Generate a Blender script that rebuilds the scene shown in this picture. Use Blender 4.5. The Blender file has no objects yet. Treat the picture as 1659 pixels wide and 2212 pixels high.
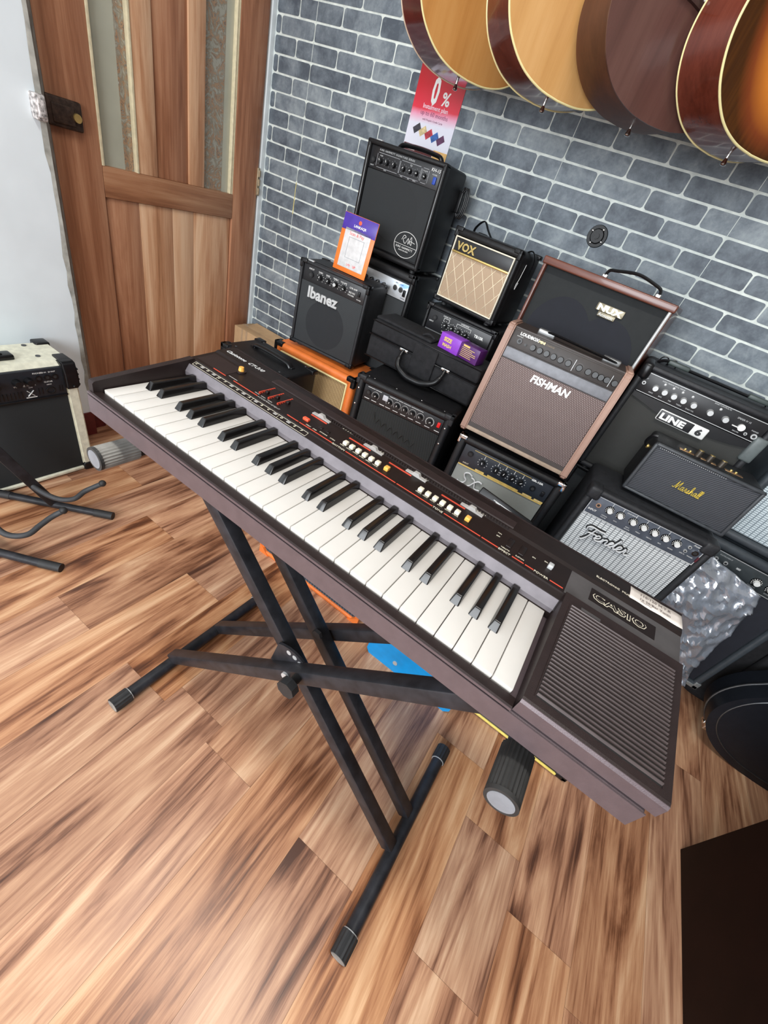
import bpy, bmesh, math, random
from mathutils import Vector, Matrix, Euler
random.seed(7)
PI = math.pi
SC = bpy.context.scene
COL = SC.collection
EYE = 1.17                      # height of the lens above the floor, metres

# ---------------------------------------------------------------- camera
def cam_axes(yaw, pitch, roll):
    f = Vector((math.sin(yaw)*math.cos(pitch), math.cos(yaw)*math.cos(pitch), math.sin(pitch)))
    r = Vector((math.cos(yaw), -math.sin(yaw), 0)); u = r.cross(f)
    r2 = r*math.cos(roll) + u*math.sin(roll); u2 = -r*math.sin(roll) + u*math.cos(roll)
    return r2, u2, -f
ax = cam_axes(-.3632, -.6468, .3601)
cd = bpy.data.cameras.new('camera'); cam = bpy.data.objects.new('camera', cd); COL.objects.link(cam)
cd.sensor_fit = 'VERTICAL'; cd.sensor_height = 36; cd.lens = 36*876.7/2212; cd.clip_start = .02
M4 = Matrix((ax[0], ax[1], ax[2])).transposed().to_4x4(); M4.translation = Vector((0, 0, EYE))
cam.matrix_world = M4; SC.camera = cam

# ---------------------------------------------------------------- light
SC.view_settings.view_transform = 'Standard'; SC.view_settings.look = 'None'
SC.view_settings.gamma = 1; SC.view_settings.use_curve_mapping = False
SC.view_settings.exposure = 0.32
W = bpy.data.worlds.new('world'); SC.world = W; W.use_nodes = True
W.node_tree.nodes['Background'].inputs[0].default_value = (.80, .88, 1, 1)
W.node_tree.nodes['Background'].inputs[1].default_value = .85
def area(name, loc, target, sx, sy, power, color):
    l = bpy.data.lights.new(name, 'AREA'); l.shape = 'RECTANGLE'; l.size = sx; l.size_y = sy; l.energy = power; l.color = color
    o = bpy.data.objects.new(name, l); COL.objects.link(o); o.location = loc
    d = Vector(target) - Vector(loc); o.rotation_euler = d.to_track_quat('-Z', 'Y').to_euler(); return o
area('window_daylight', (-.35, -2.0, 1.45), (-.95, .8, .75), 2.1, 1.4, 74, (.93, .97, 1))
area('ceiling_tube_light', (-.15, .1, 2.72), (-.15, .2, 0), 1.2, .16, 20, (1, .98, .93))

# ---------------------------------------------------------------- materials
MATS = {}
def _n(t, k, **kw):
    n = t.nodes.new(k)
    for a, b in kw.items(): setattr(n, a, b)
    return n
def mth(t, op, a, b=None, c=None):
    n = _n(t, 'ShaderNodeMath', operation=op)
    for i, v in enumerate((a, b, c)):
        if v is None: continue
        if isinstance(v, (int, float)): n.inputs[i].default_value = v
        else: t.links.new(v, n.inputs[i])
    return n.outputs[0]
def new_mat(name):
    m = bpy.data.materials.new(name); m.use_nodes = True; t = m.node_tree
    return m, t, t.nodes['Principled BSDF']
def coords(t, scale=(1, 1, 1), rot=(0, 0, 0)):
    tc = _n(t, 'ShaderNodeTexCoord'); mp = _n(t, 'ShaderNodeMapping')
    mp.inputs['Scale'].default_value = scale; mp.inputs['Rotation'].default_value = rot
    t.links.new(tc.outputs['Object'], mp.inputs[0]); return mp.outputs[0]
def noise(t, vec, scale, detail=4, rough=.55, dist=0):
    n = _n(t, 'ShaderNodeTexNoise'); n.inputs['Scale'].default_value = scale; n.inputs['Detail'].default_value = detail
    n.inputs['Roughness'].default_value = rough; n.inputs['Distortion'].default_value = dist
    if vec is not None: t.links.new(vec, n.inputs['Vector'])
    return n.outputs[0]
def ramp(t, fac, stops):
    r = _n(t, 'ShaderNodeValToRGB'); e = r.color_ramp.elements
    e[0].position, e[0].color = stops[0][0], (*stops[0][1], 1)
    e[1].position, e[1].color = stops[-1][0], (*stops[-1][1], 1)
    for p, c in stops[1:-1]:
        q = e.new(p); q.color = (*c, 1)
    t.links.new(fac, r.inputs[0]); return r.outputs[0]
def mixc(t, fac, a, b, mode='MIX'):
    n = _n(t, 'ShaderNodeMix', data_type='RGBA', blend_type=mode)
    for i, v in ((0, fac), (6, a), (7, b)):
        if isinstance(v, (int, float)): n.inputs[i].default_value = v
        elif isinstance(v, tuple): n.inputs[i].default_value = (*v, 1)
        else: t.links.new(v, n.inputs[i])
    return n.outputs[2]
def bump(t, p, h, strength=.3, dist=.001):
    b = _n(t, 'ShaderNodeBump'); b.inputs['Strength'].default_value = strength; b.inputs['Distance'].default_value = dist
    t.links.new(h, b.inputs['Height']); t.links.new(b.outputs[0], p.inputs['Normal'])
def plain(name, c, rough=.5, metal=0, var=.12, scale=60, bmp=0, bscale=None, spec=.5, coat=0, emit=None):
    if name in MATS: return MATS[name]
    m, t, p = new_mat(name); v = coords(t)
    nz = noise(t, v, scale, 3)
    lo = tuple(x*(1-var) for x in c); hi = tuple(min(1, x*(1+var)) for x in c)
    t.links.new(ramp(t, nz, [(.3, lo), (.7, hi)]), p.inputs['Base Color'])
    p.inputs['Roughness'].default_value = rough; p.inputs['Metallic'].default_value = metal
    p.inputs['Specular IOR Level'].default_value = spec; p.inputs['Coat Weight'].default_value = coat
    p.inputs['Coat Roughness'].default_value = .08
    if bmp: bump(t, p, noise(t, v, bscale or scale*4, 4), bmp, .001)
    if emit: p.inputs['Emission Color'].default_value = (*emit[0], 1); p.inputs['Emission Strength'].default_value = emit[1]
    MATS[name] = m; return m
def wood(name, stops, axis=2, s=1.0, rough=.4, coat=0, attr=False, fine=.35, knots=False):
    """grain runs along axis"""
    if name in MATS: return MATS[name]
    m, t, p = new_mat(name)
    sc = [9*s]*3; sc[axis] = .9*s
    v = coords(t, tuple(sc))
    if attr:
        a = _n(t, 'ShaderNodeAttribute', attribute_name='tone'); ad = _n(t, 'ShaderNodeVectorMath', operation='MULTIPLY_ADD')
        t.links.new(a.outputs['Color'], ad.inputs[0]); ad.inputs[1].default_value = (37, 91, 13); t.links.new(v, ad.inputs[2]); v = ad.outputs[0]
    big = noise(t, v, .72 if attr else .9, 7, .56 if attr else .62, 2.6 if attr else 1.4)
    mp = _n(t, 'ShaderNodeMapping'); q = [5]*3; q[axis] = 1.6; mp.inputs['Scale'].default_value = q; t.links.new(v, mp.inputs[0])
    fin = noise(t, mp.outputs[0], 2.2, 6, .68, .6)
    f = mth(t, 'ADD', mth(t, 'MULTIPLY', big, 1-fine), mth(t, 'MULTIPLY', fin, fine))
    # ring-like figure
    sn = mth(t, 'SINE', mth(t, 'MULTIPLY', noise(t, v, .42, 3, .5, .9), 60 if attr else 46))
    f = mth(t, 'ADD', f, mth(t, 'MULTIPLY', sn, .034 if attr else .028))
    if knots:
        mk = _n(t, 'ShaderNodeMapping'); q = [.16]*3; q[axis] = .8; mk.inputs['Scale'].default_value = q; t.links.new(v, mk.inputs[0])
        vo = _n(t, 'ShaderNodeTexVoronoi'); vo.inputs['Scale'].default_value = 1.6; t.links.new(mk.outputs[0], vo.inputs[0])
        kn = _n(t, 'ShaderNodeMapRange'); kn.inputs[1].default_value = .03; kn.inputs[2].default_value = .16; kn.inputs[3].default_value = .16; kn.inputs[4].default_value = 0
        t.links.new(vo.outputs[0], kn.inputs[0]); f = mth(t, 'SUBTRACT', f, kn.outputs[0])
    c = ramp(t, f, stops)
    if attr:
        sx = _n(t, 'ShaderNodeSeparateColor'); t.links.new(a.outputs['Color'], sx.inputs[0])
        k = mth(t, 'ADD', mth(t, 'MULTIPLY', sx.outputs[0], .16), .92)
        hs = _n(t, 'ShaderNodeHueSaturation'); t.links.new(k, hs.inputs['Value']); t.links.new(mth(t, 'ADD', mth(t, 'MULTIPLY', sx.outputs[2], .16), .94), hs.inputs['Saturation'])
        t.links.new(c, hs.inputs['Color']); c = hs.outputs[0]
    t.links.new(c, p.inputs['Base Color'])
    p.inputs['Roughness'].default_value = rough; p.inputs['Coat Weight'].default_value = coat; p.inputs['Coat Roughness'].default_value = .06
    bump(t, p, fin, .08, .001)
    MATS[name] = m; return m
def cloth(name, base, line, pitch=.003, kind='dots', rough=.85, width=.35, ang=.6, amt=1.0):
    """speaker cloth woven in the front plane (x,z)"""
    if name in MATS: return MATS[name]
    m, t, p = new_mat(name)
    tc = _n(t, 'ShaderNodeTexCoord'); sp = _n(t, 'ShaderNodeSeparateXYZ'); t.links.new(tc.outputs['Object'], sp.inputs[0])
    x, z = sp.outputs[0], sp.outputs[2]
    def lin(cx, cz, per):          # 0..1 triangle wave
        s = mth(t, 'ADD', mth(t, 'MULTIPLY', x, cx/per), mth(t, 'MULTIPLY', z, cz/per))
        return mth(t, 'ABSOLUTE', mth(t, 'SUBTRACT', mth(t, 'FRACT', s), .5))
    if kind == 'diag':
        f = mth(t, 'LESS_THAN', lin(math.cos(ang), math.sin(ang), pitch), width*.5)
    elif kind == 'grid':
        a = mth(t, 'LESS_THAN', lin(1, 0, pitch*2.2), width*.11); b = mth(t, 'GREATER_THAN', lin(0, 1, pitch), width*.17)
        f = mth(t, 'MULTIPLY', mth(t, 'SUBTRACT', 1, a), b)
    elif kind == 'weave':
        a = lin(1, 0, pitch*1.3); b = lin(0, 1, pitch); f = mth(t, 'GREATER_THAN', mth(t, 'ADD', a, b), .55)
    else:
        a = lin(.866, .5, pitch); b = lin(-.866, .5, pitch); f = mth(t, 'GREATER_THAN', mth(t, 'ADD', a, b), .62)
    f = mth(t, 'MULTIPLY', f, amt)
    nz = noise(t, tc.outputs['Object'], 30, 3)
    c = mixc(t, f, base, line); c = mixc(t, mth(t, 'MULTIPLY', nz, .25), c, tuple(q*.6 for q in base))
    t.links.new(c, p.inputs['Base Color']); p.inputs['Roughness'].default_value = rough
    bump(t, p, f, .35, .0006)
    MATS[name] = m; return m

M = {}
M['black'] = plain('black_vinyl', (.008, .008, .009), .42, bmp=.5, bscale=420, var=.25, spec=.35)
M['black2'] = plain('charcoal_vinyl', (.020, .021, .024), .5, bmp=.5, bscale=380, var=.25, spec=.4)
M['plastic'] = plain('black_plastic', (.007, .007, .008), .3, var=.2, spec=.4)
M['panel'] = plain('black_panel', (.012, .012, .014), .38, var=.15)
M['rubber'] = plain('black_rubber', (.02, .02, .021), .6, var=.2)
M['ribbed'] = plain('dark_ribbed_rubber', (.028, .027, .026), .62, var=.35, scale=25)
M['ribbedL'] = plain('grey_ribbed_rubber', (.26, .25, .23), .6, var=.4, scale=25)  # paler copy of the ribbed rubber, for the left sleeve and foot ends
M['steel'] = plain('black_painted_steel', (.022, .022, .026), .42, var=.45, scale=35, bmp=.1, spec=.35)
M['steelgrey'] = plain('grey_painted_steel', (.05, .055, .062), .42, var=.2)
M['chrome'] = plain('chrome', (.75, .75, .74), .15, 1, var=.1)
M['badge'] = plain('bright_silver_badge', (.74, .75, .76), .35, .15, var=.06)
M['silver'] = plain('silver_plastic', (.55, .56, .56), .35, .3, var=.08)
M['white'] = plain('white_print', (.82, .82, .80), .5, var=.05)
M['whitekey'] = plain('ivory_white_plastic', (.62, .59, .55), .26, var=.03, scale=14)
M['blackkey'] = plain('gloss_black_key', (.008, .007, .007), .16, var=.2)
M['keybrown'] = plain('dark_brown_plastic', (.022, .0135, .013), .42, var=.12, bmp=.25, bscale=900, spec=.28)
M['keybrown_lit'] = plain('brown_plastic_window_sheen', (.120, .090, .097), .34, .2, var=.08, bmp=.2, bscale=900)  # brown plastic painted paler and lilac, window reflection put into the colour
M['keypanel'] = plain('dark_brown_panel', (.012, .007, .0065), .38, var=.15, spec=.28)
M['greybrown'] = plain('grey_brown_metal', (.11, .10, .10), .42, .45, var=.15, scale=40)
M['red'] = plain('red_print', (.62, .07, .035), .45, var=.08)
M['redbtn'] = plain('red_orange_plastic', (.85, .10, .04), .35, var=.05)
M['orangebtn'] = plain('orange_plastic', (.85, .42, .08), .35, var=.05)
M['cream'] = plain('cream_plastic', (.74, .68, .54), .38, var=.05)
M['slidergrey'] = plain('grey_slider_plastic', (.42, .40, .38), .35, .1, var=.08)
M['wallwhite'] = plain('pale_blue_painted_plaster', (.80, .87, .91), .75, var=.05, scale=5, bmp=.25, bscale=14)
M['mortar_edge'] = plain('grey_cement_edge', (.30, .29, .26), .9, var=.3, scale=30, bmp=.6, bscale=60)
M['trim'] = plain('white_gloss_trim', (.68, .74, .76), .45, var=.08, scale=14)
M['maroon'] = plain('maroon_paint', (.11, .012, .012), .5, var=.2)
M['orange'] = plain('orange_vinyl', (.78, .19, .035), .45, var=.14, scale=20, bmp=.4, bscale=380)
M['creamviny'] = plain('cream_vinyl', (.72, .70, .56), .5, var=.14, scale=45, bmp=.7, bscale=120)
M['gold'] = plain('gold_metal', (.75, .55, .20), .3, .85, var=.1)
M['brownwood'] = wood('pink_brown_wood_side', [(.3, (.22, .12, .085)), (.55, (.36, .21, .155)), (.75, (.46, .30, .23))], axis=2, rough=.45)
M['darkcab'] = plain('dark_reddish_brown_cabinet', (.010, .003, .002), .6, var=.25, scale=9, spec=.15)
M['cardboard'] = plain('brown_cardboard', (.50, .33, .18), .8, var=.12, scale=15)
M['blue'] = plain('bright_blue_vinyl', (.0, .30, .72), .45, var=.18, scale=12, bmp=.3)
M['yellow'] = plain('yellow_piping', (.85, .68, .16), .45, var=.1)
M['paper'] = plain('off_white_paper', (.66, .60, .55), .8, var=.05)
M['binding'] = plain('cream_binding', (.82, .72, .36), .3, var=.06)
M['case'] = plain('black_canvas', (.015, .015, .017), .8, var=.3, bmp=.6, bscale=700, spec=.3)

# ---------------------------------------------------------------- geometry helpers
def nb(): return bmesh.new()
def _add(bm, pts, faces, mi=0, smooth=False):
    vs = [bm.verts.new(p) for p in pts]
    for f in faces:
        try:
            q = bm.faces.new([vs[i] for i in f]); q.material_index = mi; q.smooth = smooth
        except ValueError: pass
    return vs
def box(bm, x0, x1, y0, y1, z0, z1, mi=0):
    _add(bm, [(x0,y0,z0),(x1,y0,z0),(x1,y1,z0),(x0,y1,z0),(x0,y0,z1),(x1,y0,z1),(x1,y1,z1),(x0,y1,z1)],
         [(0,3,2,1),(4,5,6,7),(0,1,5,4),(1,2,6,5),(2,3,7,6),(3,0,4,7)], mi); return bm
def rbox(bm, x0, x1, y0, y1, z0, z1, r=.004, seg=3, mi=0):
    t = bmesh.new(); box(t, x0, x1, y0, y1, z0, z1)
    r = min(r, (x1-x0)*.49, (y1-y0)*.49, (z1-z0)*.49)
    bmesh.ops.bevel(t, geom=t.edges[:], offset=r, segments=seg, profile=.5, affect='EDGES')
    t.verts.index_update(); vs = [bm.verts.new(v.co) for v in t.verts]
    for f in t.faces:
        q = bm.faces.new([vs[v.index] for v in f.verts]); q.material_index = mi; q.smooth = seg > 1
    t.free(); return bm
def prism(bm, poly, axis, a, b, mi=0, smooth=False):
    """poly in the two other axes (cyclic order x,y,z minus axis), extruded a..b on axis"""
    def P(u, v, w): return {0: (w, u, v), 1: (u, w, v), 2: (u, v, w)}[axis]
    n = len(poly); pts = [P(u, v, a) for u, v in poly] + [P(u, v, b) for u, v in poly]
    fs = [tuple(range(n)), tuple(range(2*n-1, n-1, -1))] + [(i, i+n, (i+1) % n+n, (i+1) % n) for i in range(n)]
    t = bmesh.new(); _add(t, pts, fs, 0); bmesh.ops.recalc_face_normals(t, faces=t.faces[:]); t.verts.index_update()
    vs = [bm.verts.new(v.co) for v in t.verts]
    for f in t.faces:
        q = bm.faces.new([vs[v.index] for v in f.verts]); q.material_index = mi; q.smooth = smooth and len(f.verts) == 4
    t.free(); return bm
def frame_of(d):
    d = Vector(d).normalized(); u = Vector((0, 0, 1)) if abs(d.z) < .9 else Vector((1, 0, 0))
    a = d.cross(u).normalized(); return a, a.cross(d).normalized()
def cyl(bm, p0, p1, r, n=20, r1=None, mi=0, ribs=0, smooth=True, cap=True):
    p0, p1 = Vector(p0), Vector(p1); a, b = frame_of(p1-p0); r1 = r if r1 is None else r1
    ring = []
    for p, rr in ((p0, r), (p1, r1)):
        ring.append([bm.verts.new(p + (a*math.cos(2*PI*i/n)+b*math.sin(2*PI*i/n))*(rr*(.93 if ribs and i % 2 else 1))) for i in range(n)])
    for i in range(n):
        j = (i+1) % n; q = bm.faces.new([ring[0][i], ring[1][i], ring[1][j], ring[0][j]]); q.smooth = smooth and not ribs; q.material_index = mi
    if cap:
        q = bm.faces.new(ring[0]); q.material_index = mi; q = bm.faces.new(ring[1][::-1]); q.material_index = mi
    return bm
def tube(bm, pts, r, n=10, mi=0, flat=1.0, closed=False):
    pts = [Vector(p) for p in pts]; rings = []; N = len(pts)
    prev = None
    for i, p in enumerate(pts):
        if closed: d = pts[(i+1) % N]-pts[i-1]
        else: d = pts[min(i+1, N-1)]-pts[max(i-1, 0)]
        d.normalize()
        if prev is None: a, b = frame_of(d)
        else:
            a = (prev - d*prev.dot(d)).normalized(); b = a.cross(d).normalized()
        prev = a
        rr = r[i] if isinstance(r, (list, tuple)) else r
        rings.append([bm.verts.new(p + a*math.cos(2*PI*k/n)*rr + b*math.sin(2*PI*k/n)*rr*flat) for k in range(n)])
    R = range(N if closed else N-1)
    for i in R:
        for k in range(n):
            q = bm.faces.new([rings[i][k], rings[i][(k+1) % n], rings[(i+1) % N][(k+1) % n], rings[(i+1) % N][k]]); q.smooth = True; q.material_index = mi
    if not closed:
        for q in (rings[0][::-1], rings[-1]):
            f = bm.faces.new(q); f.material_index = mi
    return bm
def sqtube(bm, p0, p1, w, h=None, up=(0, 0, 1), mi=0, r=.004):
    p0, p1 = Vector(p0), Vector(p1); d = (p1-p0); L = d.length; d.normalize(); h = h or w
    a = d.cross(Vector(up)).normalized(); b = a.cross(d).normalized()
    t = bmesh.new(); rbox(t, -w/2, w/2, -h/2, h/2, 0, L, r, 2); mat = Matrix((a, b, d)).transposed().to_4x4(); mat.translation = p0
    t.transform(mat); bmesh.ops.recalc_face_normals(t, faces=t.faces[:]); merge(bm, t, mi); t.free(); return bm
def merge(bm, t, mi=None):
    t.verts.index_update(); vs = [bm.verts.new(v.co) for v in t.verts]
    for f in t.faces:
        try:
            q = bm.faces.new([vs[v.index] for v in f.verts]); q.smooth = f.smooth; q.material_index = f.material_index if mi is None else mi
        except ValueError: pass
def ball(bm, c, r, mi=0, s=(1, 1, 1)):
    t = bmesh.new(); bmesh.ops.create_uvsphere(t, u_segments=16, v_segments=10, radius=r)
    for v in t.verts: v.co = Vector((v.co.x*s[0]+c[0], v.co.y*s[1]+c[1], v.co.z*s[2]+c[2]))
    for f in t.faces: f.smooth = True
    merge(bm, t, mi); t.free()
def spline(P, n=8, closed=False):
    P = [Vector(p) for p in P]; o = []; N = len(P)
    for i in range(N if closed else N-1):
        if closed: p0, p1, p2, p3 = P[i-1], P[i], P[(i+1) % N], P[(i+2) % N]
        else: p0, p1, p2, p3 = P[max(i-1, 0)], P[i], P[i+1], P[min(i+2, N-1)]
        for k in range(n):
            t = k/n; o.append(.5*((2*p1)+(p2-p0)*t+(2*p0-5*p1+4*p2-p3)*t*t+(3*p1-p0-3*p2+p3)*t**3))
    if not closed: o.append(P[-1])
    return o
def text(bm, s, size, x=0, y=0, z=0, plane='xz', depth=.0004, shear=0, bold=0, align='LEFT', sx=1.0, mi=0, rot=0, space=1.0):
    """lettering: plane 'xz' faces -y, plane 'xy' faces +z"""
    cu = bpy.data.curves.new('t', 'FONT'); cu.body = s; cu.size = size; cu.extrude = depth; cu.shear = shear; cu.offset = bold
    cu.align_x = align; cu.space_character = space; cu.resolution_u = 2
    o = bpy.data.objects.new('t', cu); COL.objects.link(o)
    me = bpy.data.meshes.new_from_object(o.evaluated_get(bpy.context.evaluated_depsgraph_get()))
    bpy.data.objects.remove(o); bpy.data.curves.remove(cu)
    t = bmesh.new(); t.from_mesh(me); bpy.data.meshes.remove(me)
    cr, sr = math.cos(rot), math.sin(rot)
    for v in t.verts:
        a, b, c = v.co.x*sx, v.co.y, v.co.z; a, b = a*cr-b*sr, a*sr+b*cr
        v.co = Vector((x+a, y-c, z+b)) if plane == 'xz' else Vector((x+a, y+b, z+c))
    for f in t.faces: f.smooth = False
    merge(bm, t, mi); t.free(); return bm
def obj(name, bm, mats, parent=None, loc=None, label=None):
    me = bpy.data.meshes.new(name); bm.normal_update()
    for e in bm.edges:
        if len(e.link_faces) == 2 and e.calc_face_angle(0) > .62: e.smooth = False
    bm.to_mesh(me); bm.free()
    for m in (mats if isinstance(mats, (list, tuple)) else [mats]): me.materials.append(m)
    o = bpy.data.objects.new(name, me); COL.objects.link(o)
    if parent is not None: o.parent = parent
    if loc is not None: o.location = loc
    if label: o['label'] = label
    return o
def thing(name, label, cat, loc=(0, 0, 0), rot=(0, 0, 0), group=None):
    o = bpy.data.objects.new(name, None); COL.objects.link(o); o.location = loc; o.rotation_euler = rot; o.empty_display_size = .05
    o['label'] = label; o['category'] = cat
    if group: o['group'] = group
    return o
def tag(o, label, cat, group=None):
    o['label'] = label; o['category'] = cat
    if group: o['group'] = group
    return o
def struct(name, bm, m, parent=None, **k):
    o = obj(name, bm, m, parent, **k)
    if parent is None: o['kind'] = 'structure'
    return o
def at(x, y, z): return (x, y, z+EYE)      # z measured from lens height
# ================================================================ ROOM
WY = 1.68                                    # brick wallpaper wall
# floor: laminate planks running away from the viewer
bm = nb(); tone = bm.loops.layers.color.new('tone')
pw = .1575; xs = [.605+pw*k for k in range(-17, 14)]
joints = {-.34: [.29, -.95, 1.4], -.1825: [.92, -.3], -.025: [.29, -.7, 1.38], .1325: [.72, -.35], .29: [.585, .294, -.9], .4475: [.48, -.6, 1.6]}
for x in xs:
    js = None
    for k, v in joints.items():
        if abs(k-x) < .02: js = sorted(v)
    if js is None:
        s = random.uniform(-.6, .3); js = [s-1.2, s, s+random.choice((.9, 1.2, .6)), s+2.1]
        if abs(x+.655) < .03: js = [.288, -.9, 1.2]
        if abs(x+.97) < .03: js = [.28, -.8]
    ys = [-3.0]+sorted(js)+[WY+.02]
    for a, b in zip(ys[:-1], ys[1:]):
        if b-a < .02: continue
        g = .00022
        vs = [bm.verts.new(p) for p in ((x+g, a+g, 0), (x+pw-g, a+g, 0), (x+pw-g, b-g, 0), (x+g, b-g, 0))]
        f = bm.faces.new(vs); c = (random.random(), random.random(), random.random(), 1)
        for l in f.loops: l[tone] = c
floorwood = wood('laminate_planks', [(.335, (.08, .028, .014)), (.41, (.22, .088, .043)), (.475, (.40, .185, .097)), (.555, (.56, .295, .160)), (.66, (.74, .46, .275))], axis=1, s=1.35, rough=.33, attr=True, fine=.33, knots=True)
box(bm, xs[0], xs[-1]+pw, -3.0, WY+.02, -.04, -.0012, 1)
struct('floor', bm, [floorwood, plain('floor_gap', (.16, .08, .045), .8)])

# wall_back: stone-brick wallpaper, sheets 53 cm wide
WX0, WX1 = -1.748, 1.66
bm = nb(); tone = bm.loops.layers.color.new('tone')
def face(pts, mi):
    f = bm.faces.new([bm.verts.new(p) for p in pts]); f.material_index = mi; return f
wb = nb()
seams = [-1.553+.53*k for k in range(-1, 8)]
CH = .0525; z_top = .370
def brick(x0, x1, z0, z1):
    x0 = max(x0, WX0+.0005); x1 = min(x1, WX1)
    if x1-x0 < .01: return
    g = .0030; rr = .008
    x0 += g*.7; x1 -= g*.7; z0 += g; z1 -= g
    rr = min(rr, (x1-x0)*.45)
    pts = []
    for cx, cz, a0 in ((x1-rr, z1-rr, 0), (x0+rr, z1-rr, 90), (x0+rr, z0+rr, 180), (x1-rr, z0+rr, 270)):
        for k in range(4):
            a = math.radians(a0+30*k); j = random.uniform(-.0006, .0006)
            pts.append((cx+rr*math.cos(a)+j, WY-.0012, cz+rr*math.sin(a)+j))
    f = face(pts[::-1], 1); c = (random.random(), random.random(), random.random(), 1)
    for l in f.loops: l[tone] = c
for row in range(-24, 30):
    z1 = EYE+z_top-CH*row; z0 = z1-CH
    if z0 < -.02 or z1 > 2.8: continue
    for s in seams:
        js = [0, .196, .363, .53] if row % 2 == 0 else [-.082, .120, .286, .448]
        for a, b in zip(js[:-1], js[1:]): brick(s+a, s+b, max(z0, 0), z1)
        if row % 2 == 0: pass
face([(WX0, WY, 0), (WX1, WY, 0), (WX1, WY, 2.8), (WX0, WY, 2.8)], 0)
m, t, p = new_mat('stone_brick_print'); v = coords(t)
a = _n(t, 'ShaderNodeAttribute', attribute_name='tone'); sp = _n(t, 'ShaderNodeSeparateColor'); t.links.new(a.outputs['Color'], sp.inputs[0])
n1 = noise(t, v, 16, 5, .6, .3); n2 = noise(t, v, 110, 4, .7)
f = mth(t, 'ADD', mth(t, 'ADD', mth(t, 'MULTIPLY', n1, .75), mth(t, 'MULTIPLY', n2, .22)), mth(t, 'MULTIPLY', mth(t, 'SUBTRACT', sp.outputs[0], .5), .20))
t.links.new(ramp(t, f, [(.30, (.075, .092, .115)), (.46, (.15, .18, .21)), (.64, (.27, .31, .335)), (.8, (.38, .42, .44))]), p.inputs['Base Color'])
p.inputs['Roughness'].default_value = .55; bump(t, p, n2, .15, .001)
mm, t, p = new_mat('wallpaper_mortar'); v = coords(t)
t.links.new(ramp(t, noise(t, v, 40, 4), [(.3, (.58, .63, .60)), (.7, (.80, .85, .80))]), p.inputs['Base Color']); p.inputs['Roughness'].default_value = .6
# wallpaper seams: thin pale lines where the sheets meet
for s in seams:
    if s > WX0+.01: box(bm, s-.0008, s+.0008, WY-.0015, WY-.0004, 0, 2.8, 0)
    if abs(s+1.553) < .01: box(bm, s-.0016, s+.0010, WY-.0018, WY-.0004, EYE-.215, EYE-.10, 2)
struct('wall_back', bm, [mm, m, plain('yellow_tape_strip', (.75, .62, .2), .6)])

# wall_left: white plaster, with a rough cement edge at the door opening
bm = nb()
prism(bm, [(-1.70, -3.0), (-1.70, .798), (-1.703, .804), (-1.748, .834), (-2.0, .834), (-2.0, -3.0)], 2, .105, 2.8, 0)
struct('wall_left', bm, M['wallwhite'])
bm = nb(); random.seed(3)
N = 60
for i in range(N):
    za, zb = .105+2.69*i/N, .105+2.69*(i+1)/N
    j = [random.uniform(-.004, .004) for _ in range(2)]
    if i == 0: pj = j[0]
    _add(bm, [(-1.6985, .790+pj, za), (-1.6985, .790+j[1], zb), (-1.694, .802, zb), (-1.694, .802, za), (-1.744, .8345, zb), (-1.744, .8345, za)], [(0, 3, 2, 1), (3, 5, 4, 2)], 0); pj = j[1]
struct('trim_1', bm, M['mortar_edge'])
bm = nb(); box(bm, -1.99, -1.694, -3.0, .80, 0, .105); box(bm, -2.0, -1.735, .80, .86, 0, .10); struct('baseboard_left', bm, M['maroon'])
bm = nb(); box(bm, -2.0, -1.745, .86, 1.66, 0, .012); struct('trim_2', bm, M['maroon'])
bm = nb(); rbox(bm, -1.80, -1.7485, 1.657, 1.70, 0, 2.75, .003); struct('trim_3', bm, M['trim'])
bm = nb(); box(bm, -1.85, -1.78, .80, 1.70, 2.1, 2.8); struct('wall_above_door', bm, M['wallwhite'])
bm = nb(); box(bm, 1.62, 1.70, -3.0, WY, 0, 2.8); struct('wall_right', bm, plain('dim_cream_paint', (.30, .27, .23), .8))  # unseen right wall, added to keep sky light off that side
bm = nb(); box(bm, -2.0, 2.2, -3.0, 1.72, 2.8, 2.86); struct('ceiling', bm, plain('white_ceiling_paint', (.62, .62, .60), .85))  # unseen ceiling, added to block sky light from above

# door_1: teak door with two glazed lights over a panelled lower half
DW = [(.30, (.15, .055, .026)), (.46, (.33, .14, .072)), (.56, (.44, .21, .115)), (.70, (.56, .32, .19))]
DL = [(.30, (.26, .11, .05)), (.46, (.50, .25, .13)), (.58, (.66, .40, .24)), (.72, (.78, .56, .37))]
wd = wood('teak_dark', DW, 2, 1.0, .38); wl = wood('teak_light', DL, 2, 1.1, .36); wm = wood('teak_figured', [(.3, (.16, .06, .03)), (.5, (.33, .15, .075)), (.7, (.48, .27, .15))], 1, 1.1, .36)
DX = -1.75; door = bpy.data.objects.new('door_1', None); COL.objects.link(door); door.location = (DX, .838, .012); door['kind'] = 'structure'
def D(name, y0, y1, z0, z1, m, dx=0.0, th=.04, r=.003):
    b = nb(); rbox(b, -th+dx, dx, y0-.838, y1-.838, z0-.012, z1-.012, r, 2); return obj(name, b, m, door)
zr0, zr1 = EYE-.305, EYE-.217
D('stile', .838, .977, .012, 2.10, wd); D('stile', 1.518, 1.648, .012, 2.10, wd)
D('rail', .978, 1.517, 1.98, 2.10, wd); D('rail', .978, 1.517, .012, .14, wd)
b = nb(); rbox(b, -.038, .0005, .14, .679, zr0-.012, zr1-.012, .002, 2); obj('middle_rail', b, wm, door)
D('mullion', 1.104, 1.176, zr1, 1.98, wl, -.001); D('mullion', 1.306, 1.374, zr1, 1.98, wl, -.001)
D('upper_panel', 1.180, 1.306, zr1, 1.98, wd, -.008, .02)
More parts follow.
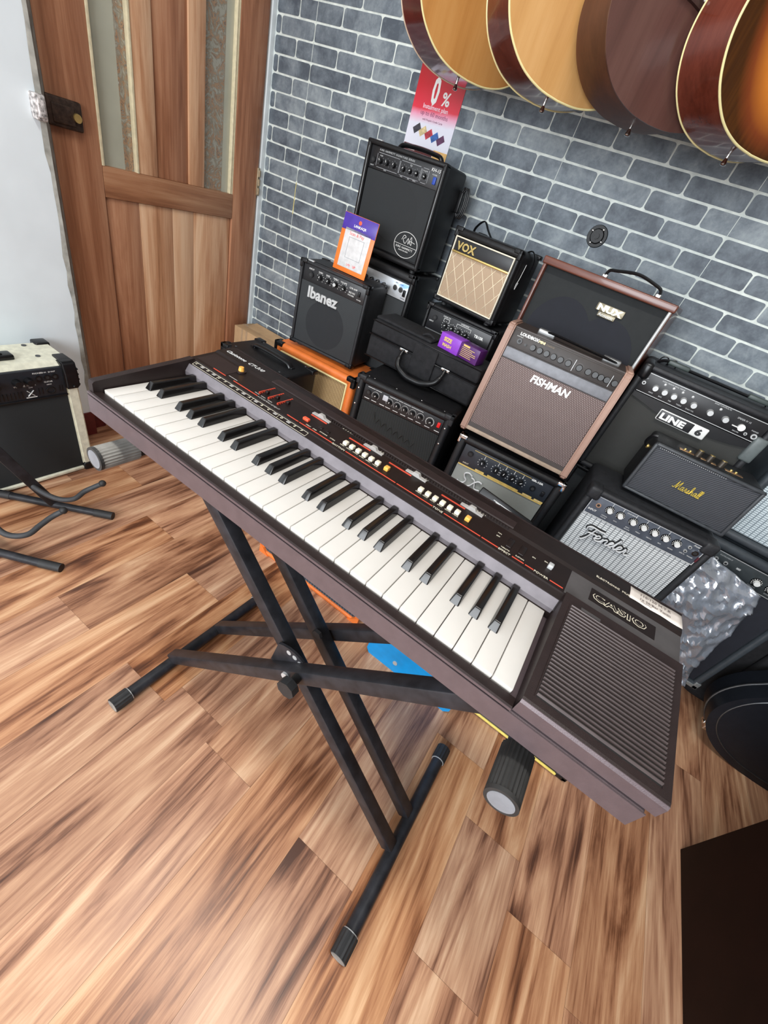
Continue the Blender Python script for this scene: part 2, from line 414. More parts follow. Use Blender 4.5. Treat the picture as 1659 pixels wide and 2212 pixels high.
for a, b_, mt in ((.984, 1.10, wd), (1.101, 1.235, wl), (1.236, 1.33, wood('teak_pale', [(.3, (.40, .20, .10)), (.5, (.62, .37, .22)), (.7, (.76, .55, .37))], 2, .7, .36)), (1.331, 1.514, wl)): D('lower_panel', a, b_, .142, zr0-.002, mt, -.010, .02, .001)
gm, t, p = new_mat('patterned_glass'); v = coords(t)
n1 = noise(t, v, 26, 5, .65, 2.2)
t.links.new(ramp(t, n1, [(.40, (.36, .35, .29)), (.50, (.24, .21, .16)), (.56, (.42, .25, .14)), (.62, (.15, .13, .11)), (.70, (.50, .46, .38))]), p.inputs['Base Color'])
p.inputs['Roughness'].default_value = .12; p.inputs['Specular IOR Level'].default_value = .7
gp = plain('frosted_glass', (.42, .42, .34), .15, var=.1, scale=6)
def G(y0, y1, ysplit):
    b = nb(); box(b, -.026, -.020, y0-.838, y1-.838, zr1-.012, 1.968, 0); o = obj('glass_pane', b, gp, door)
    b = nb(); box(b, -.0198, -.0192, ysplit[0]-.838, ysplit[1]-.838, zr1-.012, 1.968, 0); obj('floral_film', b, gm, o)
G(.978, 1.104, (1.066, 1.103)); G(1.375, 1.517, (1.376, 1.47))
for y in (.981, 1.100): D('glazing_bead', y-.004, y+.004, zr1, 1.98, plain('pale_bead', (.70, .62, .42), .45), .002, .02, .001)
for y in (1.507, 1.515): D('glazing_bead', y-.003, y+.003, zr1, 1.98, plain('pale_bead', (.70, .62, .42), .45), -.003, .02, .001)
b = nb(); rbox(b, -.004, .006, .803, .815, EYE-.20-.012, EYE-.10-.012, .002); 
for k in range(3): cyl(b, (.006, .813, EYE-.195+.032*k-.012), (.006, .813, EYE-.172+.032*k-.012), .005, 10)
obj('hinge', b, plain('worn_brass', (.45, .36, .24), .4, .8), door)
# lock: dark corroded rim lock with brass keyhole, staple on the wall edge
lk = nb(); rbox(lk, .0, .022, -.012, .085, EYE-.145-.012, EYE-.075-.012, .006); rbox(lk, .020, .026, .0, .06, EYE-.135-.012, EYE-.09-.012, .003)
lo = obj('rim_lock', lk, plain('corroded_dark_iron', (.05, .03, .022), .6, .5, var=.5, scale=90, bmp=.6), door)
lk = nb(); cyl(lk, (.022, .066, EYE-.112-.012), (.031, .066, EYE-.112-.012), .011, 16); obj('keyhole_escutcheon', lk, M['gold'], lo)
kp = nb(); rbox(kp, -1.706, -1.676, .772, .802, EYE-.138, EYE-.080, .005); rbox(kp, -1.680, -1.668, .777, .794, EYE-.130, EYE-.088, .002)
o = obj('lock_keeper', kp, plain('paint_spattered_iron', (.50, .47, .46), .6, .2, var=.75, scale=120, bmp=.5)); tag(o, 'paint-spattered metal lock keeper on the wall edge beside the wooden door', 'lock keeper')
# ================================================================ KEYBOARD
KX, KY, KZ = -.61, .282, -.382            # keyboard origin, rel. lens
kb = thing('electronic_keyboard', 'long dark brown electronic keyboard with white and black keys resting on the black stand', 'keyboard', at(KX, KY, KZ))
def kx(x): return x-KX
def ky(y): return y-KY
def kz(z): return z-KZ
def kbox(b, x0, x1, y0, y1, z0, z1, r=0, mi=0, seg=2):
    a = (kx(x0), kx(x1), ky(y0), ky(y1), kz(z0), kz(z1))
    return rbox(b, *a, r, seg, mi) if r else box(b, *a, mi)
XL, XR, XB = -.61, .232, .089              # left end, right end, left edge of speaker block
b = nb(); kbox(b, XL, XR-.006, .284, .546, -.382, -.352, .003); obj('lower_case', b, M['keybrown_lit'], kb)
b = nb()
def kp(poly, x0, x1, mi=0): prism(b, [(ky(y), kz(z)) for y, z in poly], 0, kx(x0), kx(x1), mi)
kp([(.287, -.3505), (.287, -.333), (.289, -.3305), (.292, -.3295), (.437, -.3175), (.4535, -.3155), (.456, -.3172), (.456, -.3505)], XL-.0004, XL+.0105)            # left cheek
kp([(.284, -.3505), (.284, -.3475), (.286, -.3460), (.2985, -.3475), (.2985, -.3505)], XL+.0105, XB)          # rail in front of keys
b2 = b; obj('key_rail', b, M['keypanel'], kb) if False else None
obj('upper_case', b, M['keybrown'], kb)
b = nb()
kp([(.437, -.3505), (.437, -.336), (.4385, -.333), (.4445, -.3235), (.4455, -.3222), (.4545, -.3190), (.456, -.3172), (.505, -.3135), (.511, -.3110), (.546, -.3105), (.549, -.313), (.549, -.3505)], XL, XR)
obj('control_panel', b, M['keypanel'], kb)
b = nb(); kp([(.4372, -.3480), (.4368, -.3345), (.4383, -.3322), (.4443, -.3232), (.4446, -.3228), (.4452, -.3240), (.439, -.345)], XL+.0105, XB-.0005); obj('key_felt_rail', b, plain('rail_lilac_sheen', (.165, .148, .162), .5, .1, var=.14, scale=45), kb)  # lilac tone puts the light reflecting off this strip into the colour
# speaker block on the right
b = nb(); kp([(.287, -.3505), (.287, -.333), (.2885, -.3300), (.291, -.3288), (.436, -.3125), (.4525, -.3108), (.4525, -.3505)], XB+.001, XR); obj('speaker_block', b, M['keybrown'], kb)
b = nb(); kp([(.286, -.3495), (.286, -.3335), (.2878, -.3302), (.2890, -.3300), (.289, -.3495)], XB+.001, XR+.0002); kbox(b, XL, XR-.006, .2832, .2845, -.3815, -.3525); kbox(b, XL, XB, .2835, .286, -.3503, -.3473)
obj('front_trim', b, M['keybrown_lit'], kb)
# speaker grille: black plate painted as its shaded recess, and slats
def zt(y): return -.3288+(y-.291)*(.0163/.145)
b = nb(); b_ = b
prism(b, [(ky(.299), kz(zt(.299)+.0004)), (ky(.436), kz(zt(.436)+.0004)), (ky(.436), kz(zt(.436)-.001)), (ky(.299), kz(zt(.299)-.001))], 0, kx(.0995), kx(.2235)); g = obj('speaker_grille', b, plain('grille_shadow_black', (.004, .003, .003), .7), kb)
b = nb(); NS = 27
for i in range(NS):
    y = .3015+(.4335-.3015)*i/(NS-1); z = zt(y)
    prism(b, [(ky(y-.0012), kz(z+.0003)), (ky(y-.0002), kz(z+.0030)), (ky(y+.0006), kz(z+.0030)), (ky(y+.0010), kz(z+.0003))], 0, kx(.1003), kx(.2228))
obj('slats', b, plain('satin_brown_slat', (.075, .055, .052), .3, .2), g)
for a in ((.0985, .1000, .298, .437), (.2228, .2243, .298, .437)):
    b = nb()
    prism(b, [(ky(a[2]), kz(zt(a[2]))), (ky(a[3]), kz(zt(a[3]))), (ky(a[3]), kz(zt(a[3])+.0012)), (ky(a[2]), kz(zt(a[2])+.0012))], 0, kx(a[0]), kx(a[1])); obj('grille_border', b, M['keybrown'], g)
b = nb(); kbox(b, .112, .136, .4375, .4425, -.3128, -.3118); obj('power_lamp', b, M['greybrown'], kb)
# grey name plate with outlined lettering
def pz(y): return -.3172+(y-.456)*(.0037/.049) if y < .505 else -.3135+(y-.505)*(.0025/.006)
def plate(name, x0, x1, y0, y1, m, lift=.0003, parent=kb, th=.0004):
    b = nb(); prism(b, [(ky(y0), kz(pz(y0)+lift-th)), (ky(y1), kz(pz(y1)+lift-th)), (ky(y1), kz(pz(y1)+lift)), (ky(y0), kz(pz(y0)+lift))], 0, kx(x0), kx(x1)); return obj(name, b, m, parent)
np_ = plate('name_plate', .0885, .2318, .457, .5045, M['greybrown'])
def ptext(b, s, x, y, size, z=None, **k):
    zz = kz(pz(y)+.0007) if z is None else kz(z)
    text(b, s, size, kx(x), ky(y), zz, 'xy', depth=.00015, **k)
plate('logo_field', .118, .2015, .471, .4945, M['keypanel'], .0008, np_)
b = nb(); ptext(b, 'CASIO', .1215, .4765, .0190, bold=.0009, sx=1.17, z=-.3142, space=1.10); obj('logo_outline', b, M['cream'], np_)
b = nb(); ptext(b, 'CASIO', .1215, .4765, .0190, bold=.0001, sx=1.17, z=-.3139, space=1.10); obj('logo_letters', b, M['keypanel'], np_)
b = nb()
ptext(b, 'ELECTRONIC  MUSICAL  INSTRUMENT', .118, .519, .0052, z=-.3103, sx=1.05)
obj('title_lettering', b, M['cream'], kb)
b = nb(); ptext(b, 'Casiotone  CT-310', -.602, .5215, .0125, z=-.3102, shear=.35, sx=.92, rot=.03); obj('model_lettering', b, M['white'], kb)
# raised lip along the rear edge and corner plate
b = nb(); prism(b, [(ky(.5125), kz(-.3108)), (ky(.514), kz(-.3092)), (ky(.530), kz(-.3086)), (ky(.5315), kz(-.3102))], 0, kx(-.475), kx(-.004)); obj('rear_lip', b, M['keybrown'], kb)
b = nb(); kbox(b, -.605, .232, .5465, .5495, -.313, -.3100); obj('rear_edge', b, M['keybrown'], kb)
plate('corner_plate', -.602, -.532, .4625, .500, M['keybrown'], .0004)
# red rule with section names
for x0, x1 in ((-.560, -.530), (-.511, -.455), (-.388, -.364), (-.362, -.295), (-.268, -.175), (-.173, -.111), (-.092, -.034), (-.032, -.007), (.014, .031), (.033, .045), (.068, .086)):
    b = nb(); prism(b, [(ky(.4614), kz(pz(.4614)+.0001)), (ky(.4628), kz(pz(.4628)+.0001)), (ky(.4628), kz(pz(.4628)+.0006)), (ky(.4614), kz(pz(.4614)+.0006))], 0, kx(x0), kx(x1)); obj('red_rule', b, M['red'], kb)
b = nb()
for s, x, sz in (('RHYTHM', -.2945, .0058), ('TONE', -.1105, .0058), ('EFFECT', -.0065, .0052), ('POWER', .0455, .0055)): ptext(b, s, x, .4598, sz, sx=1.05)
for s, x, y in (('START', -.352, .4655), ('STOP', -.338, .4655), ('SYNCHRO', -.326, .4685), ('INTRO', -.305, .4685), ('RHYTHM VOL', -.31, .5065), ('TEMPO', -.236, .5065), ('VOL', -.15, .5065), ('MAIN VOL', -.06, .5065),
                ('VIBRATO', -.005, .4665), ('SUSTAIN', .017, .4665), ('MIN', -.018, .489), ('OFF', -.018, .482), ('ON', .036, .483), ('ON', .052, .489)): ptext(b, s, x, y, .0032)
for i, s in enumerate(('ROCK', 'DISCO', 'SWING', 'SAMBA', 'BOSSA', 'WALTZ')): ptext(b, s, -.2855+i*.0124, .4695, .0028)
for i, s in enumerate(('ORGAN', 'PIANO', 'FLUTE', 'BRASS', 'GUITAR', 'STRING')): ptext(b, s, -.1455+i*.0124, .4705, .0028)
obj('section_lettering', b, M['cream'], kb)
b = nb()
for s, x in (('ACCOMPANIMENT', -.4535),): ptext(b, s, x, .4598, .0052, sx=1.1)
for x in (-.528, -.518, -.466, -.452, -.437): kbox(b, x, x+.010, .4668, .4678, pz(.467)+.0002, pz(.467)+.0006)
obj('dim_lettering', b, M['slidergrey'], kb)
# note-name strip
b = nb(); zs = lambda y: -.3222+(y-.4455)*(.0032/.009)
for y in (.4462, .4538): kbox(b, -.594, -.335, y-.0002, y+.0002, zs(y), zs(y)+.0004)
for x in (-.594, -.335, -.536, -.454, -.396): prism(b, [(ky(.4462), kz(zs(.4462))), (ky(.4538), kz(zs(.4538))), (ky(.4538), kz(zs(.4538)+.0004)), (ky(.4462), kz(zs(.4462)+.0004))], 0, kx(x-.0002), kx(x+.0002))
names = ['C', '#', 'D', '#', 'E', 'F', '#', 'G', '#', 'A', '#', 'B', 'C', '#', 'D', '#', 'E', 'F']
nx = [-.590, -.5765, -.566, -.5525, -.5435, -.530, -.5165, -.5075, -.4955, -.4845, -.472, -.4625, -.448, -.4335, -.4225, -.408, -.3985, -.350]
nx = [-.5895+i*.01425 for i in range(18)]
for s, x in zip(names, nx):
    if s != '#': text(b, s, .0062, kx(x), ky(.4478), kz(zs(.4535)+.0004), 'xy', depth=.00015, bold=.0001)
obj('note_lettering', b, M['cream'], kb)
b = nb()
for s, x in zip(names, nx):
    if s == '#': kbox(b, x-.001, x+.0058, .4482, .4532, zs(.4532)-.0002, zs(.4532)+.0007)
obj('note_squares', b, M['slidergrey'], kb)
# buttons, knobs and sliders
def pbutton(name, x, y, w, d, h, m, label=None):
    b = nb(); z = pz(y); kbox(b, x-w/2, x+w/2, y-d/2, y+d/2, z-.001, z+h, .0012); return obj(name, b, m, kb, label=label)
for i in range(6): pbutton('selector_button', -.280+.0124*i, .4775, .0076, .0085, .005, M['cream'])
pbutton('selector_button', -.2015, .4775, .0076, .009, .0055, M['orangebtn'], 'orange selector button')
for i in range(6): pbutton('selector_button', -.1405+.0124*i, .478, .0076, .0085, .005, M['cream'])
pbutton('selector_button', -.0615, .478, .0076, .009, .0055, M['orangebtn'], 'orange selector button')
pbutton('start_button', -.3605, .4765, .0115, .0065, .004, M['redbtn'], 'red oblong button')
pbutton('power_switch', .0615, .485, .007, .0085, .006, M['silver'])
for x in (-.332, -.318): pbutton('flat_button', x, .4795, .008, .006, .0012, M['keypanel'])
for x in (.0035, .022): pbutton('rocker_switch', x, .484, .0085, .022, .0016, M['keypanel'])
b = nb(); z = pz(.494); cyl(b, (kx(-.529), ky(.494), kz(z)), (kx(-.529), ky(.494), kz(z+.0025)), .0085, 20, mi=1); cyl(b, (kx(-.529), ky(.494), kz(z+.002)), (kx(-.529), ky(.494), kz(z+.009)), .0052, 8, r1=.0042, mi=0); obj('orange_knob', b, [M['orangebtn'], M['keybrown']], kb)
for k, (x0, red0, red1) in enumerate(((-.369, -.367, -.334), (-.262, -.287, -.245), (-.181, -.209, -.168), (-.084, -.114, -.074))):
    b = nb(); y = .5025; z = pz(y)-.0005
    prism(b, [(kx(x0), kz(z)), (kx(x0+.036), kz(z)), (kx(x0+.036), kz(z+.002)), (kx(x0+.025), kz(z+.0028)), (kx(x0+.022), kz(z+.007)), (kx(x0+.014), kz(z+.007)), (kx(x0+.011), kz(z+.0028)), (kx(x0), kz(z+.002))], 1, ky(y-.003), ky(y+.003)); obj('slider', b, M['slidergrey'], kb)
    b = nb(); kbox(b, red0, red1, .4945, .4968, pz(.495)+.0001, pz(.4968)+.0009); obj('slider_scale', b, M['red'], kb)
for k in range(3):
    x = -.459+.0205*k; b = nb(); kbox(b, x-.0012, x+.0002, .470, .506, pz(.47), pz(.503)+.0005)
    for q in range(8): kbox(b, x+.0002, x+.0016, .471+.0047*q, .4717+.0047*q, pz(.471+.0047*q), pz(.4717+.0047*q)+.0005)
    o = obj('slider_scale', b, M['red'], kb)
    b = nb(); kbox(b, x+.004, x+.010, .478+.003*k, .484+.003*k, pz(.48), pz(.485)+.005, .001); obj('slider', b, M['keypanel'], kb)
b = nb()
for i in range(70):
    x = -.335+.0047*i; kbox(b, x, x+.0018, .5065, .5095, -.3128, -.3112+.0012)
obj('vent_slots', b, M['keypanel'], kb)
b = nb()
for x in (-.53, .15):
    cyl(b, (kx(x), ky(.31), kz(-.388)), (kx(x), ky(.31), kz(-.381)), .010, 14); cyl(b, (kx(x), ky(.52), kz(-.388)), (kx(x), ky(.52), kz(-.381)), .010, 14)
# keys
KW = .0235; K0 = -.598
bk = {0: (1, 2, 4, 5, 6)}
for i in range(29):
    x0 = K0+KW*i+.00042; x1 = K0+KW*(i+1)-.00042
    b = nb(); kbox(b, x0, x1, .301, .4372, -.3625, -.3430, .0012, seg=2); obj('white_key', b, M['whitekey'], kb)
for o_ in range(4):
    for j, sh in ((1, -.0016), (2, .0016), (4, -.0022), (5, 0), (6, .0022)):
        xc = K0+KW*(7*o_+j)+sh; b = nb()
        w0, w1 = .0062, .0046
        P = [(xc-w0, .3535, -.3428), (xc+w0, .3535, -.3428), (xc+w0, .4368, -.3428), (xc-w0, .4368, -.3428), (xc-w1, .3605, -.3318), (xc+w1, .3605, -.3318), (xc+w1, .4368, -.3318), (xc-w1, .4368, -.3318)]
        t_ = bmesh.new(); _add(t_, [(kx(p[0]), ky(p[1]), kz(p[2])) for p in P], [(0,3,2,1),(4,5,6,7),(0,1,5,4),(1,2,6,5),(2,3,7,6),(3,0,4,7)])
        bmesh.ops.bevel(t_, geom=[e for e in t_.edges if (e.verts[0].co.z+e.verts[1].co.z)/2 > kz(-.3375)-.001], offset=.0016, segments=3, profile=.6, affect='EDGES')
        for f in t_.faces: f.smooth = True
        merge(b, t_); t_.free(); obj('black_key', b, M['blackkey'], kb)
# paper price note taped over the rear right corner
b = nb(); tone_ = 6
N = 10
vs = [[b.verts.new((kx(.1635+.0680*i/N)+random.uniform(-.0004, .0004), ky(.517+.0265*j/3), kz(-.3098+.0004*math.sin(i*1.3+j)))) for j in range(4)] for i in range(N+1)]
for i in range(N):
    for j in range(3): f = b.faces.new([vs[i][j], vs[i+1][j], vs[i+1][j+1], vs[i][j+1]]); f.smooth = True
o = obj('paper_note', b, M['paper'], kb); md = o.modifiers.new('s', 'SOLIDIFY'); md.thickness = .0003
b = nb()
text(b, '110/120 M.T.R', .0068, kx(.176), ky(.5335), kz(-.3090), 'xy', depth=.0001)
text(b, '1x 20/Bar Tunin', .0062, kx(.176), ky(.5245), kz(-.3090), 'xy', depth=.0001)
tube(b, [(kx(.178+.002*q), ky(.5212+.0007*math.sin(q*1.7)), kz(-.3089)) for q in range(8)], .0003, 5)
obj('handwriting', b, plain('pencil_grey', (.16, .13, .12), .7), o)

# ================================================================ KEYBOARD STAND
st = thing('keyboard_stand', 'black folding X-shaped keyboard stand with double tubes under the brown keyboard', 'keyboard stand', at(-.20, .44, -EYE))
def sp_(x, y, z): return Vector((x+.20, y-.44, z+EYE))
for x in (-.566, .165):
    y0, y1 = (.205, .692) if x < 0 else (.198, .676)
    b = nb(); cyl(b, sp_(x, y0+.01, -1.150), sp_(x, y1-.01, -1.150), .0155, 20); f = obj('foot_tube', b, M['steel'], st)
    for ya, yb, s in ((y0-.006, y0+.035, -1), (y1-.035, y1+.006, 1)):
        b = nb(); cyl(b, sp_(x, ya, -1.1505), sp_(x, yb, -1.1505), .0192, 28, ribs=1)
        if s < 0: cyl(b, sp_(x, ya-.0008, -1.1505), sp_(x, ya, -1.1505), .0165, 20, mi=1)
        obj('end_cap', b, [M['rubber'], M['ribbedL']], f)
        b = nb(); cyl(b, sp_(x, yb if s < 0 else ya, -1.1505), sp_(x, (yb+.002) if s < 0 else (ya-.002), -1.1505), .0175, 20); obj('cap_ring', b, M['silver'], f)
LW = .031
for y in (.400, .480):      # inner pair: right foot to left arm
    b = nb(); sqtube(b, sp_(.153, y, -1.145), sp_(-.553, y, -.437), LW, LW*.92, up=(0, 1, 0)); obj('leg', b, M['steel'], st)
for y, xa, za, xb in ((.366, -.568, -1.130, .108), (.514, -.563, -1.145, .137)):      # outer pair: left foot to right arm
    b = nb(); sqtube(b, sp_(xa, y, za), sp_(xb, y, -.437), LW, LW*.92, up=(0, 1, 0)); obj('leg', b, M['steel'], st)
for x, y0 in ((-.562, .258), (.1325, .252)):
    b = nb(); rbox(b, x+.20-.0125, x+.20+.0125, y0+.05-.44, .60-.44, -.4425+EYE, -.4175+EYE, .004); a = obj('support_arm', b, M['steel'], st)
    b = nb(); cyl(b, sp_(x, y0, -.430), sp_(x, y0+.058, -.430), .0185, 48, ribs=1); obj('rubber_sleeve', b, M['ribbedL' if x < 0 else 'ribbed'], a)
    b = nb(); cyl(b, sp_(x, y0-.003, -.430), sp_(x, y0+.002, -.430), .0185, 32, r1=.0185); cyl(b, sp_(x, y0-.0035, -.430), sp_(x, y0-.0028, -.430), .0145, 28, mi=1); obj('sleeve_end', b, [M['ribbed'], plain('greyish_rubber_end', (.22, .23, .25), .5)], a)
    # rubber block between arm and keyboard base
    b = nb(); rbox(b, x+.20-.014, x+.20+.014, .31-.44, .53-.44, -.418+EYE, -.3825+EYE, .003); obj('rubber_pad', b, M['rubber'], a)
# toothed locking plates and knob at the pivot
px_, pz_ = -.217, -.770
b = nb(); pl = []
for q in range(9): a = math.radians(15+q*14); pl.append((px_+.20+.058*math.cos(a), pz_+EYE+.058*math.sin(a)))
pl += [(px_+.20-.045, pz_+EYE-.02), (px_+.20+.035, pz_+EYE-.02)]
prism(b, pl, 1, .3765-.44, .3815-.44); obj('locking_plate', b, M['steel'], st)
b = nb()
for q in range(4): a = math.radians(42+q*19); cyl(b, (px_+.20+.046*math.cos(a), .3760-.44, pz_+EYE+.046*math.sin(a)), (px_+.20+.046*math.cos(a), .3766-.44, pz_+EYE+.046*math.sin(a)), .0055, 12)
obj('plate_holes', b, M['silver'], st)
b = nb(); cyl(b, (.022, .330-.44, EYE-.724), (.022, .352-.44, EYE-.724), .009, 12); cyl(b, (.022, .318-.44, EYE-.724), (.022, .334-.44, EYE-.724), .0195, 8, smooth=False); obj('locking_knob', b, M['rubber'], st)
b = nb(); cyl(b, (-.003, .3470-.44, EYE-.748), (-.003, .3515-.44, EYE-.748), .0085, 18); obj('bolt', b, M['silver'], st)
b = nb(); cyl(b, (px_+.20-.002, .457-.44, pz_+EYE+.02), (px_+.20-.002, .4645-.44, pz_+EYE+.02), .012, 6, smooth=False); obj('bolt', b, M['rubber'], st, label='black hexagonal bolt head')
# ================================================================ AMPLIFIERS
CL = dict(
 black=cloth('black_speaker_cloth', (.017, .019, .021), (.045, .05, .054), .0022, 'diag', width=.5),
 blackring=cloth('black_speaker_cloth_hole_shade', (.008, .009, .011), (.028, .031, .035), .0022, 'diag', width=.5),  # darker copy of the black cloth, shade of the baffle hole painted in
 kh=cloth('fine_black_cloth', (.014, .016, .018), (.026, .029, .031), .0019, 'diag', width=.5, ang=.9),
 brown=cloth('brown_dotted_cloth', (.095, .060, .058), (.42, .35, .33), .0042, 'dots'),
 silver=cloth('silver_ribbed_cloth', (.22, .235, .245), (.80, .82, .83), .0064, 'grid', width=.9),
 bigsilver=cloth('blue_silver_cloth', (.22, .28, .32), (.75, .85, .90), .0062, 'grid', width=.9),
 grey=cloth('grey_cloth', (.24, .255, .235), (.34, .355, .335), .0016, 'weave'),
 vox=cloth('tan_cloth', (.40, .285, .19), (.48, .36, .25), .0017, 'weave'),
 gold=cloth('gold_basket_cloth', (.16, .085, .03), (.72, .53, .27), .0050, 'weave'),
 marshall=cloth('dark_grey_ribbed_cloth', (.020, .022, .026), (.085, .09, .105), .0046, 'diag', ang=1.75, width=.6),
 nux=plain('smooth_black_cloth', (.016, .018, .019), .85, var=.1), nuxring=plain('smooth_black_cloth_hole_shade', (.009, .010, .016), .8, var=.1),
 line6=cloth('worn_black_cloth', (.028, .029, .027), (.055, .055, .052), .002, 'weave'),
 dk=cloth('textured_black_cloth', (.008, .009, .009), (.03, .033, .033), .006, 'diag', ang=.5, width=.25),
 blue=cloth('blue_grey_mesh', (.03, .045, .06), (.10, .15, .19), .009, 'weave'),
)
AMPS = []
def amp_base(name, label, cat, x, y, z, yaw=0, tilt=0, group=None):
    return thing(name, label, cat, at(x, y, z), (-math.radians(tilt), 0, math.radians(yaw)), group)
def cabinet(A, w, h, d, m, fr=.014, ft=None, rec=.012, r=.008, name='cabinet', feet=True, fb=None):
    ft = ft or fr; fb = fb or fr
    b = nb(); f0 = .010 if feet else 0
    rbox(b, 0, w, rec+.001, d, f0, h, r)
    rbox(b, 0, fr, 0, rec+.02, f0, h, min(r, fr*.4)); rbox(b, w-fr, w, 0, rec+.02, f0, h, min(r, fr*.4))
    rbox(b, 0, w, 0, rec+.02, h-ft, h, min(r, ft*.4)); rbox(b, 0, w, 0, rec+.02, f0, f0+fb, min(r, fb*.4))
    o = obj(name, b, m, A)
    if feet:
        for fx in (.03, w-.03):
            for fy in (.03, d-.03):
                b = nb(); cyl(b, (fx, fy, 0), (fx, fy, f0+.002), .010, 12); obj('foot', b, M['rubber'], A)
    return o
def grille(A, x0, x1, z0, z1, y, m, name='speaker_cloth'):
    b = nb(); rbox(b, x0, x1, y-.003, y+.003, z0, z1, .0015, 2); return obj(name, b, m, A)
def ring(A, cx, cz, r, y, m, rz=None, name='cone_cloth_disc'):  # flat cloth disc; the darker cloths paint the shade of the hole behind
    b = nb(); n = 48; rz = rz or r
    vs = [b.verts.new((cx+r*math.cos(2*PI*i/n), y-.0033, cz+rz*math.sin(2*PI*i/n))) for i in range(n)]; v0 = [b.verts.new((cx+r*math.cos(2*PI*i/n), y-.0025, cz+rz*math.sin(2*PI*i/n))) for i in range(n)]
    b.faces.new(vs); [b.faces.new([vs[i-1], v0[i-1], v0[i], vs[i]]) for i in range(n)]
    bmesh.ops.recalc_face_normals(b, faces=b.faces[:])
    return obj(name, b, m, A)
def panel(A, x0, x1, z0, z1, y, m, name='control_panel'):
    b = nb(); rbox(b, x0, x1, y-.004, y+.004, z0, z1, .001, 2); return obj(name, b, m, A)
def knob(A, x, z, y, r=.0065, h=.011, m=None, cap=None, dial=False, pointer=True, parent=None, name='knob', n=18, ribs=0, ang=.6):
    b = nb(); m = m or M['plastic']
    if dial: cyl(b, (x, y, z), (x, y-.004, z), r*1.55, 24, r1=r*1.45, mi=0); 
    cyl(b, (x, y, z), (x, y-h, z), r, n, r1=r*.82, mi=1 if cap else 0, ribs=ribs)
    if pointer:
        c, s = math.cos(ang), math.sin(ang)
        _add(b, [(x+r*.1*s, y-h-.0003, z-r*.1*c), (x-r*.1*s, y-h-.0003, z+r*.1*c), (x-r*.1*s+r*.75*c, y-h-.0003, z+r*.1*c+r*.75*s), (x+r*.1*s+r*.75*c, y-h-.0003, z-r*.1*c+r*.75*s)], [(0, 1, 2, 3)], 2)
    if dial:
        for q in range(11):
            a = math.radians(-130+26*q)+PI/2; cc, ss = math.cos(a), math.sin(a); p = (x+cc*r*1.3, y-.0046, z+ss*r*1.3); w_ = r*.11
            box(b, p[0]-w_, p[0]+w_, p[1], p[1]+.001, p[2]-w_, p[2]+w_, 2)
    return obj(name, b, [m, cap or m, M['white']], parent or A)
def ticks(b, x, z, y, r, n=11, s=.0006, mi=0):
    for q in range(n):
        a = math.radians(-135+270*q/(n-1))+PI/2; p = (x+r*math.cos(a), z+r*math.sin(a)); box(b, p[0]-s, p[0]+s, y-.0004, y+.0004, p[1]-s, p[1]+s, mi)
def arc(b, x, z, y, r, a0=-135, a1=135, w=.0012):
    tube(b, [(x+r*math.cos(math.radians(a0+(a1-a0)*q/16)+PI/2), y, z+r*math.sin(math.radians(a0+(a1-a0)*q/16)+PI/2)) for q in range(17)], w, 5, flat=.4)
def jack(A, x, z, y, r=.006, m=None, name='jack_socket'):
    b = nb(); cyl(b, (x, y, z), (x, y-.004, z), r, 16, mi=0); cyl(b, (x, y-.0035, z), (x, y-.0045, z), r*.55, 12, mi=1); return obj(name, b, [m or M['plastic'], M['rubber']], A)
def corner(A, w, h, d, m, s=.03, front_only=True, bottom=True, t=.002):
    for cx in (0, 1):
        for cz in ((0, 1) if bottom else (1,)):
            b = nb(); x0, x1 = (-t, s) if cx == 0 else (w-s, w+t); z0, z1 = (.010-t, s) if cz == 0 else (h-s, h+t)
            # three-legged corner cap
            rbox(b, x0, x1, -t, s*.55, z0 if cz == 0 else h-s*.42, z0+s*.42 if cz == 0 else z1, .003)
            rbox(b, x0 if cx == 0 else w-s*.42, x0+s*.42 if cx == 0 else x1, -t, s*.55, z0, z1, .003)
            rbox(b, x0 if cx == 0 else w-s*.42, x0+s*.42 if cx == 0 else x1, -t, s, z0 if cz == 0 else h-s*.42, z0+s*.42 if cz == 0 else z1, .003)
            obj('corner_protector', b, m, A)
            if not bottom or cz == 1:
                b = nb(); rbox(b, x0, x1, d-s*.8, d+t, h-s*.4, h+t, .003); obj('corner_protector', b, m, A)
def handle(A, xc, y, z, L=.12, hgt=.014, wd=.011, m=None, chrome=False):
    b = nb(); m = m or M['plastic']
    pts = [(xc-L/2, y, z+.002), (xc-L/2+.012, y, z+hgt*.8), (xc-L*.25, y, z+hgt), (xc, y, z+hgt*1.08), (xc+L*.25, y, z+hgt), (xc+L/2-.012, y, z+hgt*.8), (xc+L/2, y, z+.002)]
    tube(b, spline(pts, 4), wd/2, 10, flat=.55); o = obj('handle', b, m, A)
    for s in (-1, 1):
        b = nb(); rbox(b, xc+s*L/2-.011, xc+s*L/2+.011, y-.009, y+.009, z-.001, z+.006, .002); obj('handle_bracket', b, M['chrome'] if chrome else M['plastic'], o)
    return o
def support(x0, x1, y0, y1, top, label):
    """plain speaker cabinet standing on the floor under a stack"""
    A = amp_base('speaker_cabinet', label, 'speaker cabinet', x0, y0, -EYE)
    h = top+EYE; cabinet(A, x1-x0, h, y1-y0, M['black'], feet=True); grille(A, .015, x1-x0-.015, .026, h-.016, .010, CL['black']); return A
def lettering(A, items, y, m, name='lettering'):
    b = nb()
    for it in items:
        s, x, z, size = it[:4]; k = it[4] if len(it) > 4 else {}
        text(b, s, size, x, y, z, 'xz', depth=.0002, **k)
    return obj(name, b, m, A)

